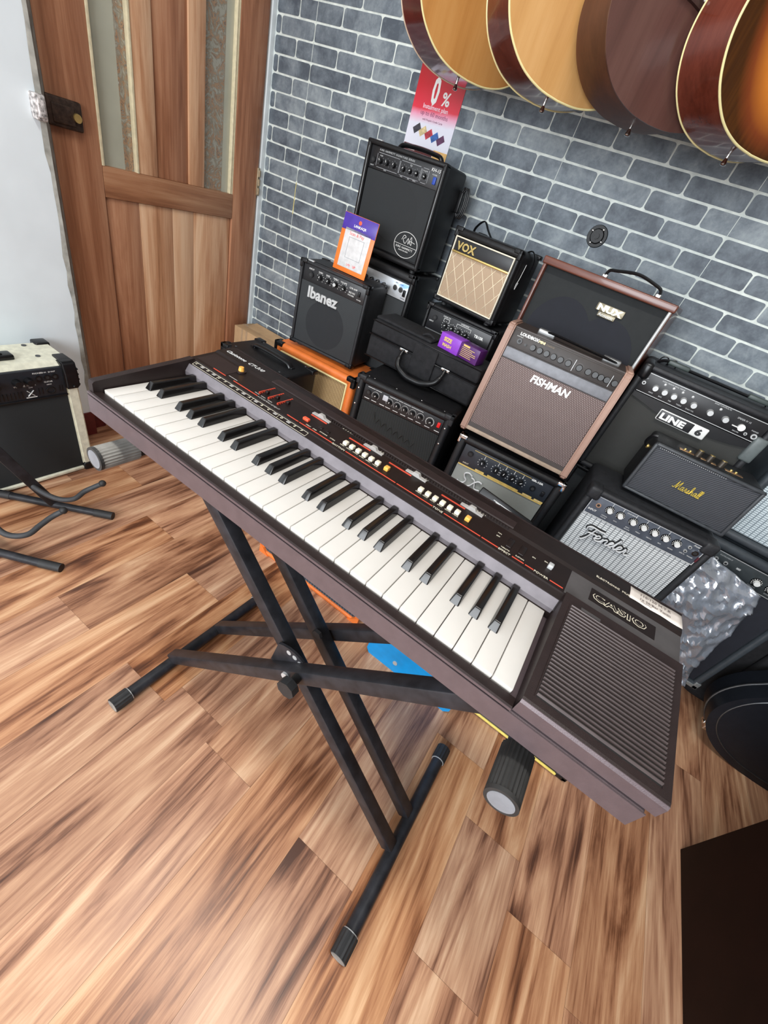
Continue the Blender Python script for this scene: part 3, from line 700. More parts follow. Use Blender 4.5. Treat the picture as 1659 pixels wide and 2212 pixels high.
# ---- white-badged black practice amp, upper left of the stack (Ibanez lettering)
A = amp_base('guitar_amplifier', 'small black practice amp with Ibanez badge, standing on the orange amp', 'amplifier', -1.102, 1.26, -.566, 6.5)
w, h, d = .281, .295, .150; cabinet(A, w, h, d, M['black2'], .011, ft=.010, r=.009)
grille(A, .012, w-.012, .022, .232, .008, CL['black']); ring(A, .135, .112, .082, .008, CL['blackring'])
panel(A, .013, w-.013, .232, .285, .010, M['panel'])
for i, x in enumerate((.085, .118, .150, .183)): knob(A, x, .258, .006, .0085, .012, ang=1.2-i*.5)
b = nb(); cyl(b, (.150, -.006, .258), (.150, -.0066, .258), .0055, 14); obj('knob_cap', b, M['silver'], A)
jack(A, .046, .256, .006, .010)
lettering(A, [('INPUT', .035, .271, .0075), ('GAIN', .075, .272, .007), ('BASS', .107, .272, .007), ('TREBLE', .136, .272, .0065), ('VOLUME', .167, .272, .0065), ('GTR AMP', .205, .266, .0075), ('PHONES', .203, .244, .0065), ('IBZ10G', .205, .252, .008), ('POWER', .240, .240, .005)], .0055, M['white'])
b = nb()
for x in (.085, .118, .150, .183): ticks(b, x, .258, .0056, .0135, 9, .0008)
obj('dial_marks', b, M['white'], A)
b = nb(); rbox(b, .243, .251, .000, .006, .252, .268, .001); obj('power_switch', b, M['plastic'], A)
b = nb(); text(b, 'Ibanez', .050, .045, .0025, .186, 'xz', depth=.0025, bold=.0016, sx=1.0, space=.98); obj('badge', b, M['silver'], A)
corner(A, w, h, d, M['plastic'], .026); handle(A, .14, .115, h-.002, .12, .012, .02)
b = nb(); rbox(b, .022, .046, .008, .020, h-.001, h+.0035, .002); obj('name_tab', b, M['silver'], A)

# ---- payment card leaning on it
cw, chh = .136, .170
A = thing('payment_card_stand', 'orange and purple scan and pay card leaning on top of the small black amp', 'card', at(-1.012, 1.322, -.2690), (-math.radians(6), 0, math.radians(3)))
b = nb(); rbox(b, 0, cw, 0, .004, 0, chh, .0018, 2); obj('card', b, plain('orange_card', (.88, .20, .03), .3, var=.2, scale=12), A)
b = nb(); rbox(b, .001, cw-.001, -.0006, .002, chh-.048, chh-.001, .0008, 2); obj('purple_header', b, plain('deep_purple_print', (.065, .03, .32), .3), A)
b = nb(); rbox(b, .016, cw-.016, -.0006, .002, .014, chh-.040, .008, 3); obj('white_field', b, plain('white_gloss_print', (.62, .61, .61), .35), A)
b = nb(); 
for a in ((.038, .100, .044, .0455), (.038, .100, .1045, .106), (.038, .0395, .044, .106), (.0985, .100, .044, .106)): box(b, a[0], a[1], -.0010, 0, a[2], a[3])
obj('code_border', b, plain('grey_print', (.35, .36, .38), .5), A)
lettering(A, [('LANKAQR', .046, chh-.034, .0105, dict(bold=.0002))], -.0010, M['white'])
lettering(A, [('Scan & Pay', .036, .112, .0135)], -.0010, plain('pink_red_print', (.80, .16, .16), .5))
lettering(A, [('LPB', .052, .022, .010), ('UP', .078, .022, .010, dict(bold=.0003))], -.0010, plain('pink_red_print', (.80, .16, .16), .5))
b = nb(); ball(b, (.067, -.0008, chh-.018), .006, s=(1, .12, 1)); obj('emblem', b, M['redbtn'], A)
b = nb(); prism(b, [(.004, .004), (.004, .13), (.026, .006)], 0, .062, .066); obj('rear_prop', b, M['paper'], A)

# ---- amp with silver-blue panel under the tall amp
A = amp_base('guitar_amplifier', 'black amp with silver and pale blue control panel, beneath the KH-15 amp', 'amplifier', -1.085, 1.45, -.500)
w, h, d = .335, .290, .20; cabinet(A, w, h, d, M['black'], .016, ft=.030, r=.010)
sb, t, p = new_mat('silver_blue_brushed'); t.links.new(ramp(t, noise(t, coords(t, (1, 1, 4)), 9, 3, .5, .8), [(.40, (.50, .52, .54)), (.55, (.62, .66, .70)), (.66, (.16, .30, .58))]), p.inputs['Base Color']); p.inputs['Roughness'].default_value = .35; p.inputs['Metallic'].default_value = .4
panel(A, .018, w-.017, .200, .256, .008, sb); grille(A, .017, w-.017, .028, .198, .010, CL['black'])
for i in range(7): knob(A, .05+.028*i, .226, .004, .007, .012)
jack(A, .266, .232, .004, .009, M['chrome']); jack(A, .291, .232, .004, .009, M['chrome'])
b = nb(); rbox(b, .302, .313, .000, .005, .214, .236, .001); obj('power_switch', b, M['plastic'], A)
lettering(A, [('MP3', .262, .246, .006), ('CD IN', .282, .246, .005), ('POWER', .297, .205, .005)], .0035, M['plastic'])
corner(A, w, h, d, M['plastic'], .028)
support(-1.095, -.74, 1.455, 1.665, -.501, 'plain black cabinet on the floor under the silver-panel amp')

# ---- tall black amp with signature oval
A = amp_base('guitar_amplifier', 'tall black amp marked KH-15 with oval signature badge, beneath the red poster', 'amplifier', -1.063, 1.45, -.209)
w, h, d = .308, .312, .165; cabinet(A, w, h, d, M['black'], .016, ft=.014, r=.012, fb=.02)
grille(A, .018, w-.018, .034, .238, .010, CL['kh']); ring(A, .160, .15, .085, .010, CL['kh'])
panel(A, .017, w-.017, .240, .298, .012, M['panel'])
for i, x in enumerate((.062, .088, .116, .154, .180, .205, .236)): knob(A, x, .264, .008, .0075, .010, ang=2.1-.4*i)
jack(A, .033, .262, .008, .008)
b = nb()
for x0, x1 in ((.046, .136), (.139, .219), (.223, .249)):
    for z in (.247, .284): box(b, x0+.003, x1-.003, .0076, .0082, z-.0005, z+.0005)
    for x in (x0, x1): box(b, x-.0005, x+.0005, .0076, .0082, .250, .281)
for x in (.062, .088, .116, .154, .180, .205, .236): ticks(b, x, .264, .0076, .0115, 7, .0006)
obj('panel_outline', b, plain('grey_print', (.35, .36, .38), .5), A)
lettering(A, [('KIRK HAMMETT SIGNATURE SERIES', .050, .289, .0072, dict(space=1.25)), ('INPUT', .024, .246, .005), ('EQ', .176, .277, .006), ('GAIN', .055, .276, .005), ('LEVEL', .08, .243, .004), ('BASS', .148, .243, .004), ('MID', .176, .243, .004), ('TREBLE', .196, .243, .004), ('VOLUME', .226, .276, .0045), ('POWER', .262, .274, .005)], .0076, M['silver'])
lettering(A, [('KH-15', .254, .283, .0125, dict(shear=.2))], .0075, M['white'])
b = nb(); rbox(b, .270, .281, .003, .009, .252, .271, .001); obj('power_switch', b, plain('blue_rocker', (.01, .05, .35), .3), A)
b = nb(); tube(b, [(.236+.0465*math.cos(2*PI*i/40), .0062, .073+.0375*math.sin(2*PI*i/40)) for i in range(40)], .0009, 6, closed=True)
box(b, .191, .281, .0058, .0066, .0708, .0718)
tube(b, spline([(.216, .0062, .085), (.222, .0062, .099), (.231, .0062, .095), (.222, .0062, .088), (.232, .0062, .077), (.241, .0062, .095), (.244, .0062, .078), (.252, .0062, .101), (.257, .0062, .078), (.248, .0062, .088), (.270, .0062, .086)], 5), .0008, 5)
text(b, 'KIRK HAMMETT', .0088, .1985, .0062, .0605, 'xz', depth=.0003, space=1.15); text(b, 'SIGNATURE SERIES', .0048, .212, .0062, .0535, 'xz', depth=.0003)
obj('signature_badge', b, M['white'], A)
b = nb(); tube(b, [(.012, -.001, .02), (.012, -.001, h-.02)], .0016, 6); tube(b, [(w-.006, -.001, .02), (w-.006, -.001, h-.02)], .0016, 6); obj('edge_piping', b, plain('dull_silver_piping', (.30, .31, .32), .35, .5), A)
handle(A, .16, .08, h-.002, .17, .018, .024)
b = nb(); rbox(b, .028, .052, .006, .018, h-.001, h+.003, .002); obj('name_tab', b, M['silver'], A)
b = nb()
for k in range(3): tube(b, [(w+.012+.004*k+.030*math.cos(2*PI*i/24)*.35, .150+.004*k, .235+.042*math.sin(2*PI*i/24)) for i in range(24)], .0028, 8, closed=True)
rbox(b, w-.002, w+.014, .140, .162, .205, .265, .003); obj('coiled_cable', b, M['plastic'], A)

# ---- poster on the wall
A = thing('poster', 'red and white instalment plan poster on the brick wall behind the tallest amp', 'poster', at(-1.072, WY-.0022, .118), (0, 0, 0))
pm, t, p = new_mat('poster_print'); tc = _n(t, 'ShaderNodeTexCoord'); s_ = _n(t, 'ShaderNodeSeparateXYZ'); t.links.new(tc.outputs['Object'], s_.inputs[0])
f = mth(t, 'ADD', mth(t, 'MULTIPLY', s_.outputs[2], 1/.225), mth(t, 'MULTIPLY', s_.outputs[0], -.25))
t.links.new(ramp(t, mth(t, 'ADD', f, mth(t, 'MULTIPLY', noise(t, tc.outputs['Object'], 22, 3), .05)), [(.0, (.80, .80, .88)), (.36, (.80, .78, .88)), (.47, (.85, .35, .50)), (.54, (.75, .03, .06)), (.80, (.52, .008, .018)), (1, (.40, .01, .015))]), p.inputs['Base Color']); p.inputs['Roughness'].default_value = .3
b = nb(); box(b, 0, .184, -.0006, .0006, 0, .245); obj('sheet', b, pm, A)
lettering(A, [('0', .064, .133, .094, dict(bold=.003, sx=.58))], -.0010, M['white']); lettering(A, [('%', .108, .136, .046, dict(bold=.001))], -.0010, M['white'])
lettering(A, [('TO', .126, .198, .020, dict(bold=.0005)), ('Instalment plan', .042, .119, .0165, dict(bold=.0003)), ], -.0010, plain('pale_pink_print', (.85, .62, .70), .5))
lettering(A, [('up to 60 months', .038, .102, .0165), ('with People\'s Credit Cards', .052, .089, .0075)], -.0010, plain('plum_print', (.28, .08, .16), .5))
b = nb(); prism(b, [(.090, .224), (.106, .226), (.120, .216), (.124, .206), (.108, .213)], 1, -.0010, -.0004); obj('curved_mark', b, M['white'], A)
for i, (c, nm) in enumerate((((.05, .045, .06), 'dark_card'), ((.62, .48, .25), 'gold_card'), ((.50, .03, .05), 'red_card'), ((.03, .12, .40), 'blue_card'), ((.10, .02, .08), 'plum_card'))):
    x, z = .040+.026*i, .064-.0035*i; b = nb(); a = .62
    q = [(-.0145, -.009), (.0145, -.009), (.0145, .009), (-.0145, .009)]; prism(b, [(x+u*math.cos(a)-v_*math.sin(a), z+u*math.sin(a)+v_*math.cos(a)) for u, v_ in q], 1, -.0012-.0001*i, -.0004); obj('printed_card', b, plain(nm, c, .3, var=.4, scale=80), A)
b = nb(); box(b, .002, .126, -.0010, 0, .001, .020); obj('maroon_band', b, M['maroon'], A); b = nb(); box(b, .012, .052, -.0013, 0, .004, .016); obj('white_box', b, M['paper'], A)
b = nb(); box(b, .128, .184, -.0010, 0, .0, .022); obj('orange_box', b, plain('pale_orange_print', (.85, .50, .16), .4), A)

# ---- orange amp beneath the small black practice amp
A = amp_base('guitar_amplifier', 'orange vinyl amp with gold basket-weave cloth, beneath the Ibanez practice amp', 'amplifier', -1.140, 1.222, -EYE, 5)
w, h, d = .375, .600, .195; cabinet(A, w, h, d, M['orange'], .030, ft=.030, r=.012, fb=.04)
grille(A, .031, w-.031, .06, .565, .010, CL['gold']); corner(A, w, h, d, M['plastic'], .036)
b = nb()
for x0, x1, z0, z1 in ((.028, .034, .05, .570), (w-.034, w-.028, .05, .570), (.030, w-.030, .566, .572)): rbox(b, x0, x1, -.001, .010, z0, z1, .002)
obj('cloth_piping', b, M['binding'], A)

# ---- black amp behind the keyboard's left end
A = amp_base('guitar_amplifier', 'black vinyl amp with strap handle on top, left of the tall orange amp', 'amplifier', -1.168, .992, -EYE, 0)
w, h, d = .292, .600, .178; cabinet(A, w, h, d, M['black'], .02, r=.012); grille(A, .022, w-.022, .035, .50, .010, CL['black']); panel(A, .022, w-.022, .505, .578, .010, M['panel'])
corner(A, w, h, d, M['plastic'], .034); handle(A, .15, .095, h-.002, .18, .014, .024)
for sx_ in (.04, .25):
    for sy in (.03, .16):
        b = nb(); ball(b, (sx_, sy, h), .004, s=(1, 1, .4)); obj('screw', b, M['steelgrey'], A)

# ---- cardboard box in the corner
A = thing('cardboard_box', 'brown cardboard box standing in the corner beside the door frame', 'box', at(-1.725, 1.545, -EYE))
b = nb(); rbox(b, 0, .43, 0, .125, 0, .412, .002, 2); obj('carton', b, M['cardboard'], A)
b = nb(); box(b, -.0006, .4306, .052, .072, .4122, .4128); box(b, .05, .062, -.0008, .0, .33, .4126); box(b, .082, .094, -.0008, .0, .33, .4126); obj('packing_tape', b, plain('beige_tape', (.42, .30, .19), .4), A)
b = nb(); _add(b, [(.03, .055, .4128), (.30, .050, .4128), (.30, .118, .424), (.03, .121, .424)], [(0, 1, 2, 3)]); o = obj('top_flap', b, M['cardboard'], A); md = o.modifiers.new('s', 'SOLIDIFY'); md.thickness = .003

# ---- tan diamond amp
A = amp_base('guitar_amplifier', 'black VOX amp with tan diamond-pattern cloth and gold strip, topmost of its stack', 'amplifier', -.652, 1.432, -.2555+.002, -7)
w, h, d = .240, .222, .165; cabinet(A, w, h, d, M['black'], .014, ft=.022, r=.016, fb=.016)
fx0, fx1, fz0, fz1 = .012, w-.014, .026, .198
grille(A, fx0, fx1, fz0, .157, .004, CL['vox']); panel(A, fx0, fx1, .157, fz1, .004, M['panel'], 'upper_baffle')
b = nb()
for a in ((fx0-.002, fx1+.002, fz0-.002, fz0+.0018), (fx0-.002, fx1+.002, fz1-.0018, fz1+.002), (fx0-.002, fx0+.0018, fz0, fz1), (fx1-.0018, fx1+.002, fz0, fz1)): rbox(b, a[0], a[1], -.004, .004, a[2], a[3], .0012, 2)
obj('cream_piping', b, M['cream'], A)
b = nb(); rbox(b, fx0, fx1, -.005, .002, .1555, .1615, .002, 2); obj('gold_strip', b, M['gold'], A)
b = nb(); px0, dz = .0345, .0
def clipseg(x0, z0, x1, z1, X0, X1, Z0, Z1):
    t0, t1 = 0., 1.; dx, dz_ = x1-x0, z1-z0
    for pp, qq in ((-dx, x0-X0), (dx, X1-x0), (-dz_, z0-Z0), (dz_, Z1-z0)):
        if abs(pp) < 1e-9:
            if qq < 0: return None
        else:
            r_ = qq/pp
            if pp < 0: t0 = max(t0, r_)
            else: t1 = min(t1, r_)
    return None if t0 >= t1 else (x0+t0*dx, z0+t0*dz_, x0+t1*dx, z0+t1*dz_)
for k in range(-9, 14):
    for s in (1, -1):
        c = fx0+.038*k+.01
        q = clipseg(c, fz0, c+s*.088, fz0+.132, fx0+.002, fx1-.002, fz0+.002, .1545)
        if q: tube(b, [(q[0], .0008, q[1]), (q[2], .0004, q[3])], .0011, 4)
obj('diamond_stitching', b, plain('pale_gold_thread', (.78, .68, .50), .7), A)
b = nb(); text(b, 'VOX', .030, .024, -.0012, .1665, 'xz', depth=.0015, bold=.0008, sx=1.05); obj('badge', b, M['gold'], A)
b = nb(); text(b, 'VOX', .030, .024, -.0030, .1665, 'xz', depth=.0003, bold=-.0012, sx=1.05); obj('badge_inlay', b, M['panel'], A)
b = nb(); tube(b, spline([(.012, .09, h-.01), (.015, .09, h+.012), (.038, .09, h+.034), (.062, .09, h+.014), (.085, .09, h-.004)], 5), .007, 8, flat=.3); obj('strap_handle', b, M['plastic'], A)
b = nb(); tube(b, spline([(w-.03, .09, h-.006), (w-.008, .09, h+.006), (w+.006, .10, h-.015), (w+.006, .10, h-.06)], 5), .006, 8, flat=.35); obj('strap_end', b, M['plastic'], A)
b = nb(); tube(b, spline([(w+.003, .06, h-.03), (w+.004, .05, h-.07), (w+.005, .04, h-.085), (w+.004, .045, h-.10), (w+.005, .05, h-.08)], 5), .0008, 5); obj('loose_thread', b, M['white'], A)
corner(A, w, h, d, M['plastic'], .026)

# ---- small amp below it with printed panel
A = amp_base('guitar_amplifier', 'small black amp with printed control panel, directly beneath the VOX amp', 'amplifier', -.652, 1.405, -.555)
w, h, d = .268, .300, .20; cabinet(A, w, h, d, M['black'], .012, r=.010); panel(A, .014, w-.014, .222, .284, .008, M['panel']); grille(A, .014, w-.014, .024, .222, .008, cloth('grey_twill', (.11, .115, .12), (.20, .21, .22), .003, 'diag', width=.6))
for x, z in ((.085, .252), (.112, .252), (.139, .252), (.166, .252)): knob(A, x, z, .004, .008, .012)
jack(A, .040, .262, .004, .008); jack(A, .196, .238, .004, .007); jack(A, .216, .238, .004, .007)
b = nb()
for x in (.085, .112, .139, .166): ticks(b, x, .252, .0036, .013, 9, .0008)
for x0, x1 in ((.074, .096), (.125, .18)): box(b, x0, x1, .0034, .004, .2725, .2735); box(b, x0, x0+.001, .0034, .004, .262, .273); box(b, x1-.001, x1, .0034, .004, .262, .273)
obj('dial_marks', b, M['white'], A)
lettering(A, [('INPUT', .022, .246, .006), ('CLEAN CH', .068, .276, .006), ('OVERDRIVE', .138, .276, .006), ('GAIN', .078, .230, .005), ('VOL', .107, .230, .005), ('BASS', .132, .230, .005), ('TREBLE', .155, .230, .005), ('TB15R', .196, .258, .012, dict(bold=.0004)), ('CD IN', .192, .226, .005)], .0036, M['white'])
b = nb(); text(b, 'Ibanez', .052, .032, .0005, .172, 'xz', depth=.0025, bold=.0012); obj('badge', b, M['silver'], A); corner(A, w, h, d, M['plastic'], .024)
support(-.655, -.375, 1.40, 1.62, -.556, 'plain black cabinet on the floor behind the black instrument case')

# ---- black amp with dial rings and red switch
A = amp_base('guitar_amplifier', 'black amp with white dial rings and a red power switch, beneath the black instrument case', 'amplifier', -.665, 1.10, -EYE, 8.6)
w, h, d = .338, .698, .235; cabinet(A, w, h, d, M['black'], .026, ft=.024, r=.016, rec=.016)
panel(A, .028, w-.026, .622, .674, .013, M['panel']); grille(A, .028, w-.026, .04, .620, .014, CL['dk'])
xs_ = (.072, .124, .152, .180, .208, .236); 
for i, x in enumerate(xs_): knob(A, x, .650, .009, .0080, .011, ang=.8+.3*i)
knob(A, .270, .650, .009, .0085, .011); jack(A, .046, .652, .009, .008)
b = nb(); 
for x in xs_: arc(b, x, .650, .0086, .0125, w=.0011)
ticks(b, .270, .650, .0086, .0135, 15, .0012)
for x0, x1 in ((.040, .066), (.068, .090), (.120, .150), (.153, .168), (.170, .195), (.198, .240)): box(b, x0, x1, .0084, .009, .6685, .6700)
for x in (.036, .062, .092, .114, .142, .170, .198, .226, .258, .292): box(b, x, x+.018, .0084, .009, .630, .6318)
obj('dial_rings', b, M['white'], A)
b = nb(); rbox(b, .098, .116, .0075, .011, .648, .666, .001); obj('label_sticker', b, plain('pale_grey_sticker', (.55, .56, .6), .5), A)
b = nb(); rbox(b, .296, .306, .003, .010, .646, .662, .001); obj('power_switch', b, plain('red_rocker', (.75, .01, .01), .3), A)  # plain red switch, no glow
b = nb(); tube(b, spline([(.085+.0115*k, .0096, .575+(-1)**k*.010-.002*k+(.012 if k == 0 else 0)) for k in range(15)], 5), .0022, 5, flat=.4); obj('worn_badge', b, plain('dull_worn_badge', (.045, .043, .038), .7), A)
corner(A, w, h, d, M['black2'], .03)
for x in (.03, .05, .13, .22, .30):
    b = nb(); ball(b, (x, .02, h), .003, s=(1, 1, .4)); obj('screw', b, M['chrome'], A)
for z in (.60, .655):
    for x in (.012, w-.014):
        b = nb(); ball(b, (x, -.001, z), .003, s=(1, .4, 1)); obj('screw', b, M['chrome'], A)

# ---- black instrument case
A = thing('instrument_case', 'black fabric instrument case with a padded handle, lying on the amp with the red switch', 'case', at(-.755, 1.255, -.4705), (0, 0, math.radians(1.5)))
w, h, d = .415, .128, .140; b = nb(); rbox(b, 0, w, 0, d, .003, h*.62, .010, 3); obj('lower_shell', b, M['case'], A)
b = nb(); rbox(b, .001, w-.001, -.001, d, h*.62+.002, h, .008, 3); obj('lid', b, M['case'], A)
b = nb(); tube(b, [(-.001, -.003, h*.63), (w+.001, -.003, h*.63)], .0022, 6); tube(b, [(0, -.001, h-.004), (w, -.001, h-.004)], .0018, 6); tube(b, [(0, -.001, .008), (w, -.001, .008)], .0018, 6); obj('seam_piping', b, M['plastic'], A)
b = nb(); rbox(b, .175, .262, -.007, .0, .018, h*.93, .008, 3); obj('front_flap', b, M['case'], A)
b = nb(); tube(b, spline([(.142, -.006, .078), (.142, -.020, .060), (.152, -.034, .034), (.190, -.040, .017), (.220, -.040, .015), (.252, -.038, .018), (.290, -.034, .036), (.302, -.020, .060), (.302, -.006, .080)], 5), [.006]*6+[.009]*6+[.0105]*17+[.009]*6+[.006]*6, 12); o = obj('handle', b, M['plastic'], A)
for x, z in ((.142, .078), (.302, .080)):
    b = nb(); rbox(b, x-.016, x+.016, -.006, .0, z-.005, z+.005, .002); ball(b, (x-.012, -.006, z), .003); ball(b, (x+.012, -.006, z), .003); obj('handle_bracket', b, M['chrome'], A)
b = nb(); rbox(b, .0, .218, .015, d, h-.001, h+.010, .006); tube(b, spline([(.175, .03, h+.012), (.195, .035, h+.020), (.215, .04, h+.012)], 4), .004, 8); obj('top_pocket', b, M['case'], A)
b = nb(); tube(b, [(-.004, .04, h*.55), (-.007, .04, h*.4), (-.003, .04, h*.25)], .003, 8); obj('zip_pull', b, M['chrome'], A)

# ---- purple strings box
A = thing('small_box', 'small purple box with gold lettering standing on the black instrument case', 'box', at(-.520, 1.288, -.3418), (0, 0, math.radians(-8)))
b = nb(); rbox(b, 0, .078, 0, .052, 0, .047, .0012, 2); obj('carton', b, plain('purple_print', (.25, .045, .52), .35, var=.08), A)
b = nb(); rbox(b, .0785, .150, .001, .051, .001, .046, .001, 2); obj('dark_sleeve', b, plain('dark_purple_print', (.075, .012, .13), .35, var=.1), A)
b = nb(); text(b, 'SIZE', .016, .016, -.0006, .026, 'xz', depth=.0003, bold=.0008); text(b, 'MASH', .013, .016, -.0006, .010, 'xz', depth=.0003, bold=.0004)
for k in range(6): box(b, .086, .086+random.uniform(.035, .058), .0004, .0012, .034-.005*k, .0355-.005*k)
box(b, .088, .112, .0004, .0012, .0385, .044); obj('gold_lettering', b, plain('gold_print', (.72, .52, .16), .4), A)

# ---- brown dotted amp (wedge front, wooden sides)
A = amp_base('guitar_amplifier', 'brown acoustic amp with FISHMAN badge, dotted cloth and pinkish wooden side panels', 'amplifier', -.309, 1.162, -.501, 5.5)
w, h, d = .348, .318, .186; TL = math.tan(math.radians(9.7)); off = h*TL
for x0, x1 in ((0, .020), (w-.020, w)):
    b = nb(); prism(b, [(0, .012), (.012, .002), (d-.01, .002), (d, .012), (d-.01, h-.012), (d-.02, h), (off+.016, h+.004), (off+.002, h+.001), (off-.004, h-.012)], 0, x0, x1); 
    bmesh.ops.bevel(b, geom=[e for e in b.edges], offset=.004, segments=2, affect='EDGES'); obj('wooden_side', b, M['brownwood'], A)
B = bpy.data.objects.new('front_baffle', None); COL.objects.link(B); B.parent = A; B.location = (0, .006, .010); B.rotation_euler = (-math.radians(9.7), 0, 0)
b = nb(); prism(b, [(.006, .014), (d-.006, .014), (d-.014, h-.004), (off+.012, h-.004)], 0, .018, w-.018); obj('cabinet', b, plain('dark_brown_vinyl', (.04, .028, .024), .5), A)
def inB(name, x0, x1, y0, y1, z0, z1, m, r=.002):
    b = nb(); rbox(b, x0, x1, y0, y1, z0, z1, r, 2); return obj(name, b, m, B)
inB('speaker_cloth', .021, w-.021, .0, .008, .014, .226, CL['brown']); inB('lower_trim', .020, w-.020, -.003, .008, .002, .014, plain('taupe_trim', (.36, .27, .20), .5))
inB('grey_band', .021, w-.021, .0, .010, .228, .256, plain('grey_band_metal', (.20, .205, .225), .5, .2)); inB('control_panel', .021, w-.021, .004, .014, .258, .302, plain('dark_taupe_panel', (.040, .032, .029), .5)); inB('top_edge', .020, w-.020, .004, .02, .300, .306, plain('dark_taupe_panel', (.040, .032, .029), .5))
for i, x in enumerate((.088, .108, .128, .148, .168, .190, .221, .246, .265, .281, .297, .318)): knob(B, x, .276, .004, .0086, .015, pointer=False)
jack(B, .047, .278, .004, .007); jack(B, .066, .275, .004, .003)
b = nb(); text(b, 'FISHMAN', .027, .122, -.001, .197, 'xz', depth=.0012, bold=.0010, sx=1.0, shear=.12); obj('badge', b, M['white'], B)
lettering(B, [('LOUDBOX', .040, .2935, .0105, dict(bold=.0005, sx=1.05)), ('INSTRUMENT', .034, .288, .003)], .0036, M['white']); lettering(B, [('MINI', .094, .2935, .009)], .0036, M['gold']); lettering(B, [('CHARGE', .116, .2935, .006)], .0036, plain('dull_bronze_print', (.25, .18, .11), .5))
b = nb(); 
for x in (.2055, .307): box(b, x-.0005, x+.0005, .0034, .004, .262, .292)
arc(b, .190, .276, .0036, .011, w=.0006); arc(b, .221, .276, .0036, .011, w=.0006); obj('panel_lines', b, M['silver'], B)
b = nb(); yh = off+.05; tube(b, spline([(.105, yh, h+.004), (.12, yh-.01, h+.008), (.20, yh-.015, h+.007), (.28, yh-.01, h+.004), (.30, yh, h+.002)], 5), .010, 8, flat=.35); o = obj('handle', b, M['plastic'], A)
for x in (.10, .285):
    b = nb(); rbox(b, x-.024, x+.024, yh-.012, yh+.010, h-.005, h+.009, .003); obj('handle_bracket', b, plain('satin_grey_metal', (.30, .30, .30), .35, .6), o)

# ---- grey-cloth amp under it
A = amp_base('guitar_amplifier', 'black amp with grey cloth, chrome corners and SX badge, beneath the FISHMAN amp', 'amplifier', -.292, 1.15, -.865, 6.8)
w, h, d = .345, .360, .235; cabinet(A, w, h, d, M['black'], .026, ft=.022, r=.008, rec=.014); panel(A, .028, w-.028, .268, .336, .012, plain('blue_black_panel', (.022, .027, .036), .4)); grille(A, .028, w-.028, .036, .264, .012, CL['grey'])
for i, x in enumerate((.100, .146, .172, .200, .228)): knob(A, x, .302, .008, .0095, .013, ang=1.9-.3*i)
jack(A, .054, .312, .008, .009); jack(A, .268, .302, .008, .009); b = nb(); rbox(b, .296, .306, .003, .009, .292, .308, .001); obj('power_switch', b, M['plastic'], A)
b = nb(); box(b, .062, .250, .0072, .008, .3285, .3300); box(b, .030, w-.030, .0065, .009, .2645, .2685)
for x, l in ((.088, .03), (.13, .03), (.160, .06), (.214, .02), (.25, .03), (.288, .028)): box(b, x, x+l, .0072, .008, .2690, .2745)
obj('gold_rules', b, plain('gold_print', (.72, .52, .16), .4), A)
b = nb()
for x in (.100, .146, .172, .200, .228): ticks(b, x, .302, .0074, .0150, 9, .0010); box(b, x-.0006, x+.0006, .0072, .008, .317, .327)
obj('dial_marks', b, M['white'], A)
lettering(A, [('GR-15R', .252, .3245, .0085, dict(sx=1.3, bold=.0004))], .0074, M['white']); lettering(A, [('INPUT', .042, .274, .007), ('GAIN', .090, .2695, .005), ('PHONES', .25, .2695, .005), ('POWER', .29, .2695, .005)], .0070, M['cream'])
b = nb(); SXs = [(.050, .214), (.058, .208), (.072, .212), (.077, .224), (.068, .234), (.066, .246), (.078, .252), (.090, .246)]
tube(b, spline([(x, .005, z) for x, z in SXs], 5), .0042, 8, flat=.6); tube(b, spline([(x, .004, z) for x, z in ((.086, .206), (.096, .214), (.104, .228), (.116, .240), (.128, .238))], 5), .0040, 8, flat=.6); tube(b, spline([(x, .004, z) for x, z in ((.090, .242), (.102, .238), (.108, .224), (.114, .210), (.130, .212))], 5), .0036, 8, flat=.6)
obj('badge', b, M['badge'], A)
b = nb(); tube(b, spline([(x, .0072, z) for x, z in SXs], 5), .0066, 8, flat=.2); tube(b, spline([(x, .0072, z) for x, z in ((.086, .206), (.096, .214), (.104, .228), (.116, .240), (.128, .238))], 5), .0062, 8, flat=.2); tube(b, spline([(x, .0072, z) for x, z in ((.090, .242), (.102, .238), (.108, .224), (.114, .210), (.130, .212))], 5), .0062, 8, flat=.2); obj('badge_outline', b, M['plastic'], A)
corner(A, w, h, d, M['chrome'], .026)
support(-.285, .055, 1.185, 1.41, -.866, 'plain black cabinet on the floor beneath the SX amp')

# ---- wood-framed amp at the back
A = amp_base('guitar_amplifier', 'wide acoustic amp in reddish wooden frame with NUX badge', 'amplifier', -.352, 1.428, -.368, -5, 2)
w, h, d = .381, .348, .210
fm = wood('red_brown_lacquered_wood', [(.3, (.06, .018, .012)), (.5, (.13, .04, .025)), (.7, (.22, .08, .05))], 0, 1.2, .28, .3)
b = nb()
for a in ((-.004, w+.004, -.010, d, h-.020, h), (-.004, w+.004, -.010, d, 0, .018)): rbox(b, *a, .004)
for a in ((0, .010, -.006, d, .01, h-.01), (w-.010, w, -.006, d, .01, h-.01)): rbox(b, *a, .003)
obj('wooden_frame', b, fm, A); b = nb(); rbox(b, .009, w-.009, .016, d-.004, .014, h-.014, .003); obj('cabinet', b, M['black'], A)
grille(A, .010, w-.010, .018, h-.020, .012, CL['nux']); ring(A, .125, .160, .098, .012, CL['nuxring'], .115); ring(A, .262, .150, .098, .0118, CL['nuxring'], .115, 'cone_cloth_disc')
b = nb(); cyl(b, (w-.0065, -.0075, .012), (w-.0065, -.0075, h-.020), .0045, 12); obj('bright_edge_strip', b, M['silver'], A)
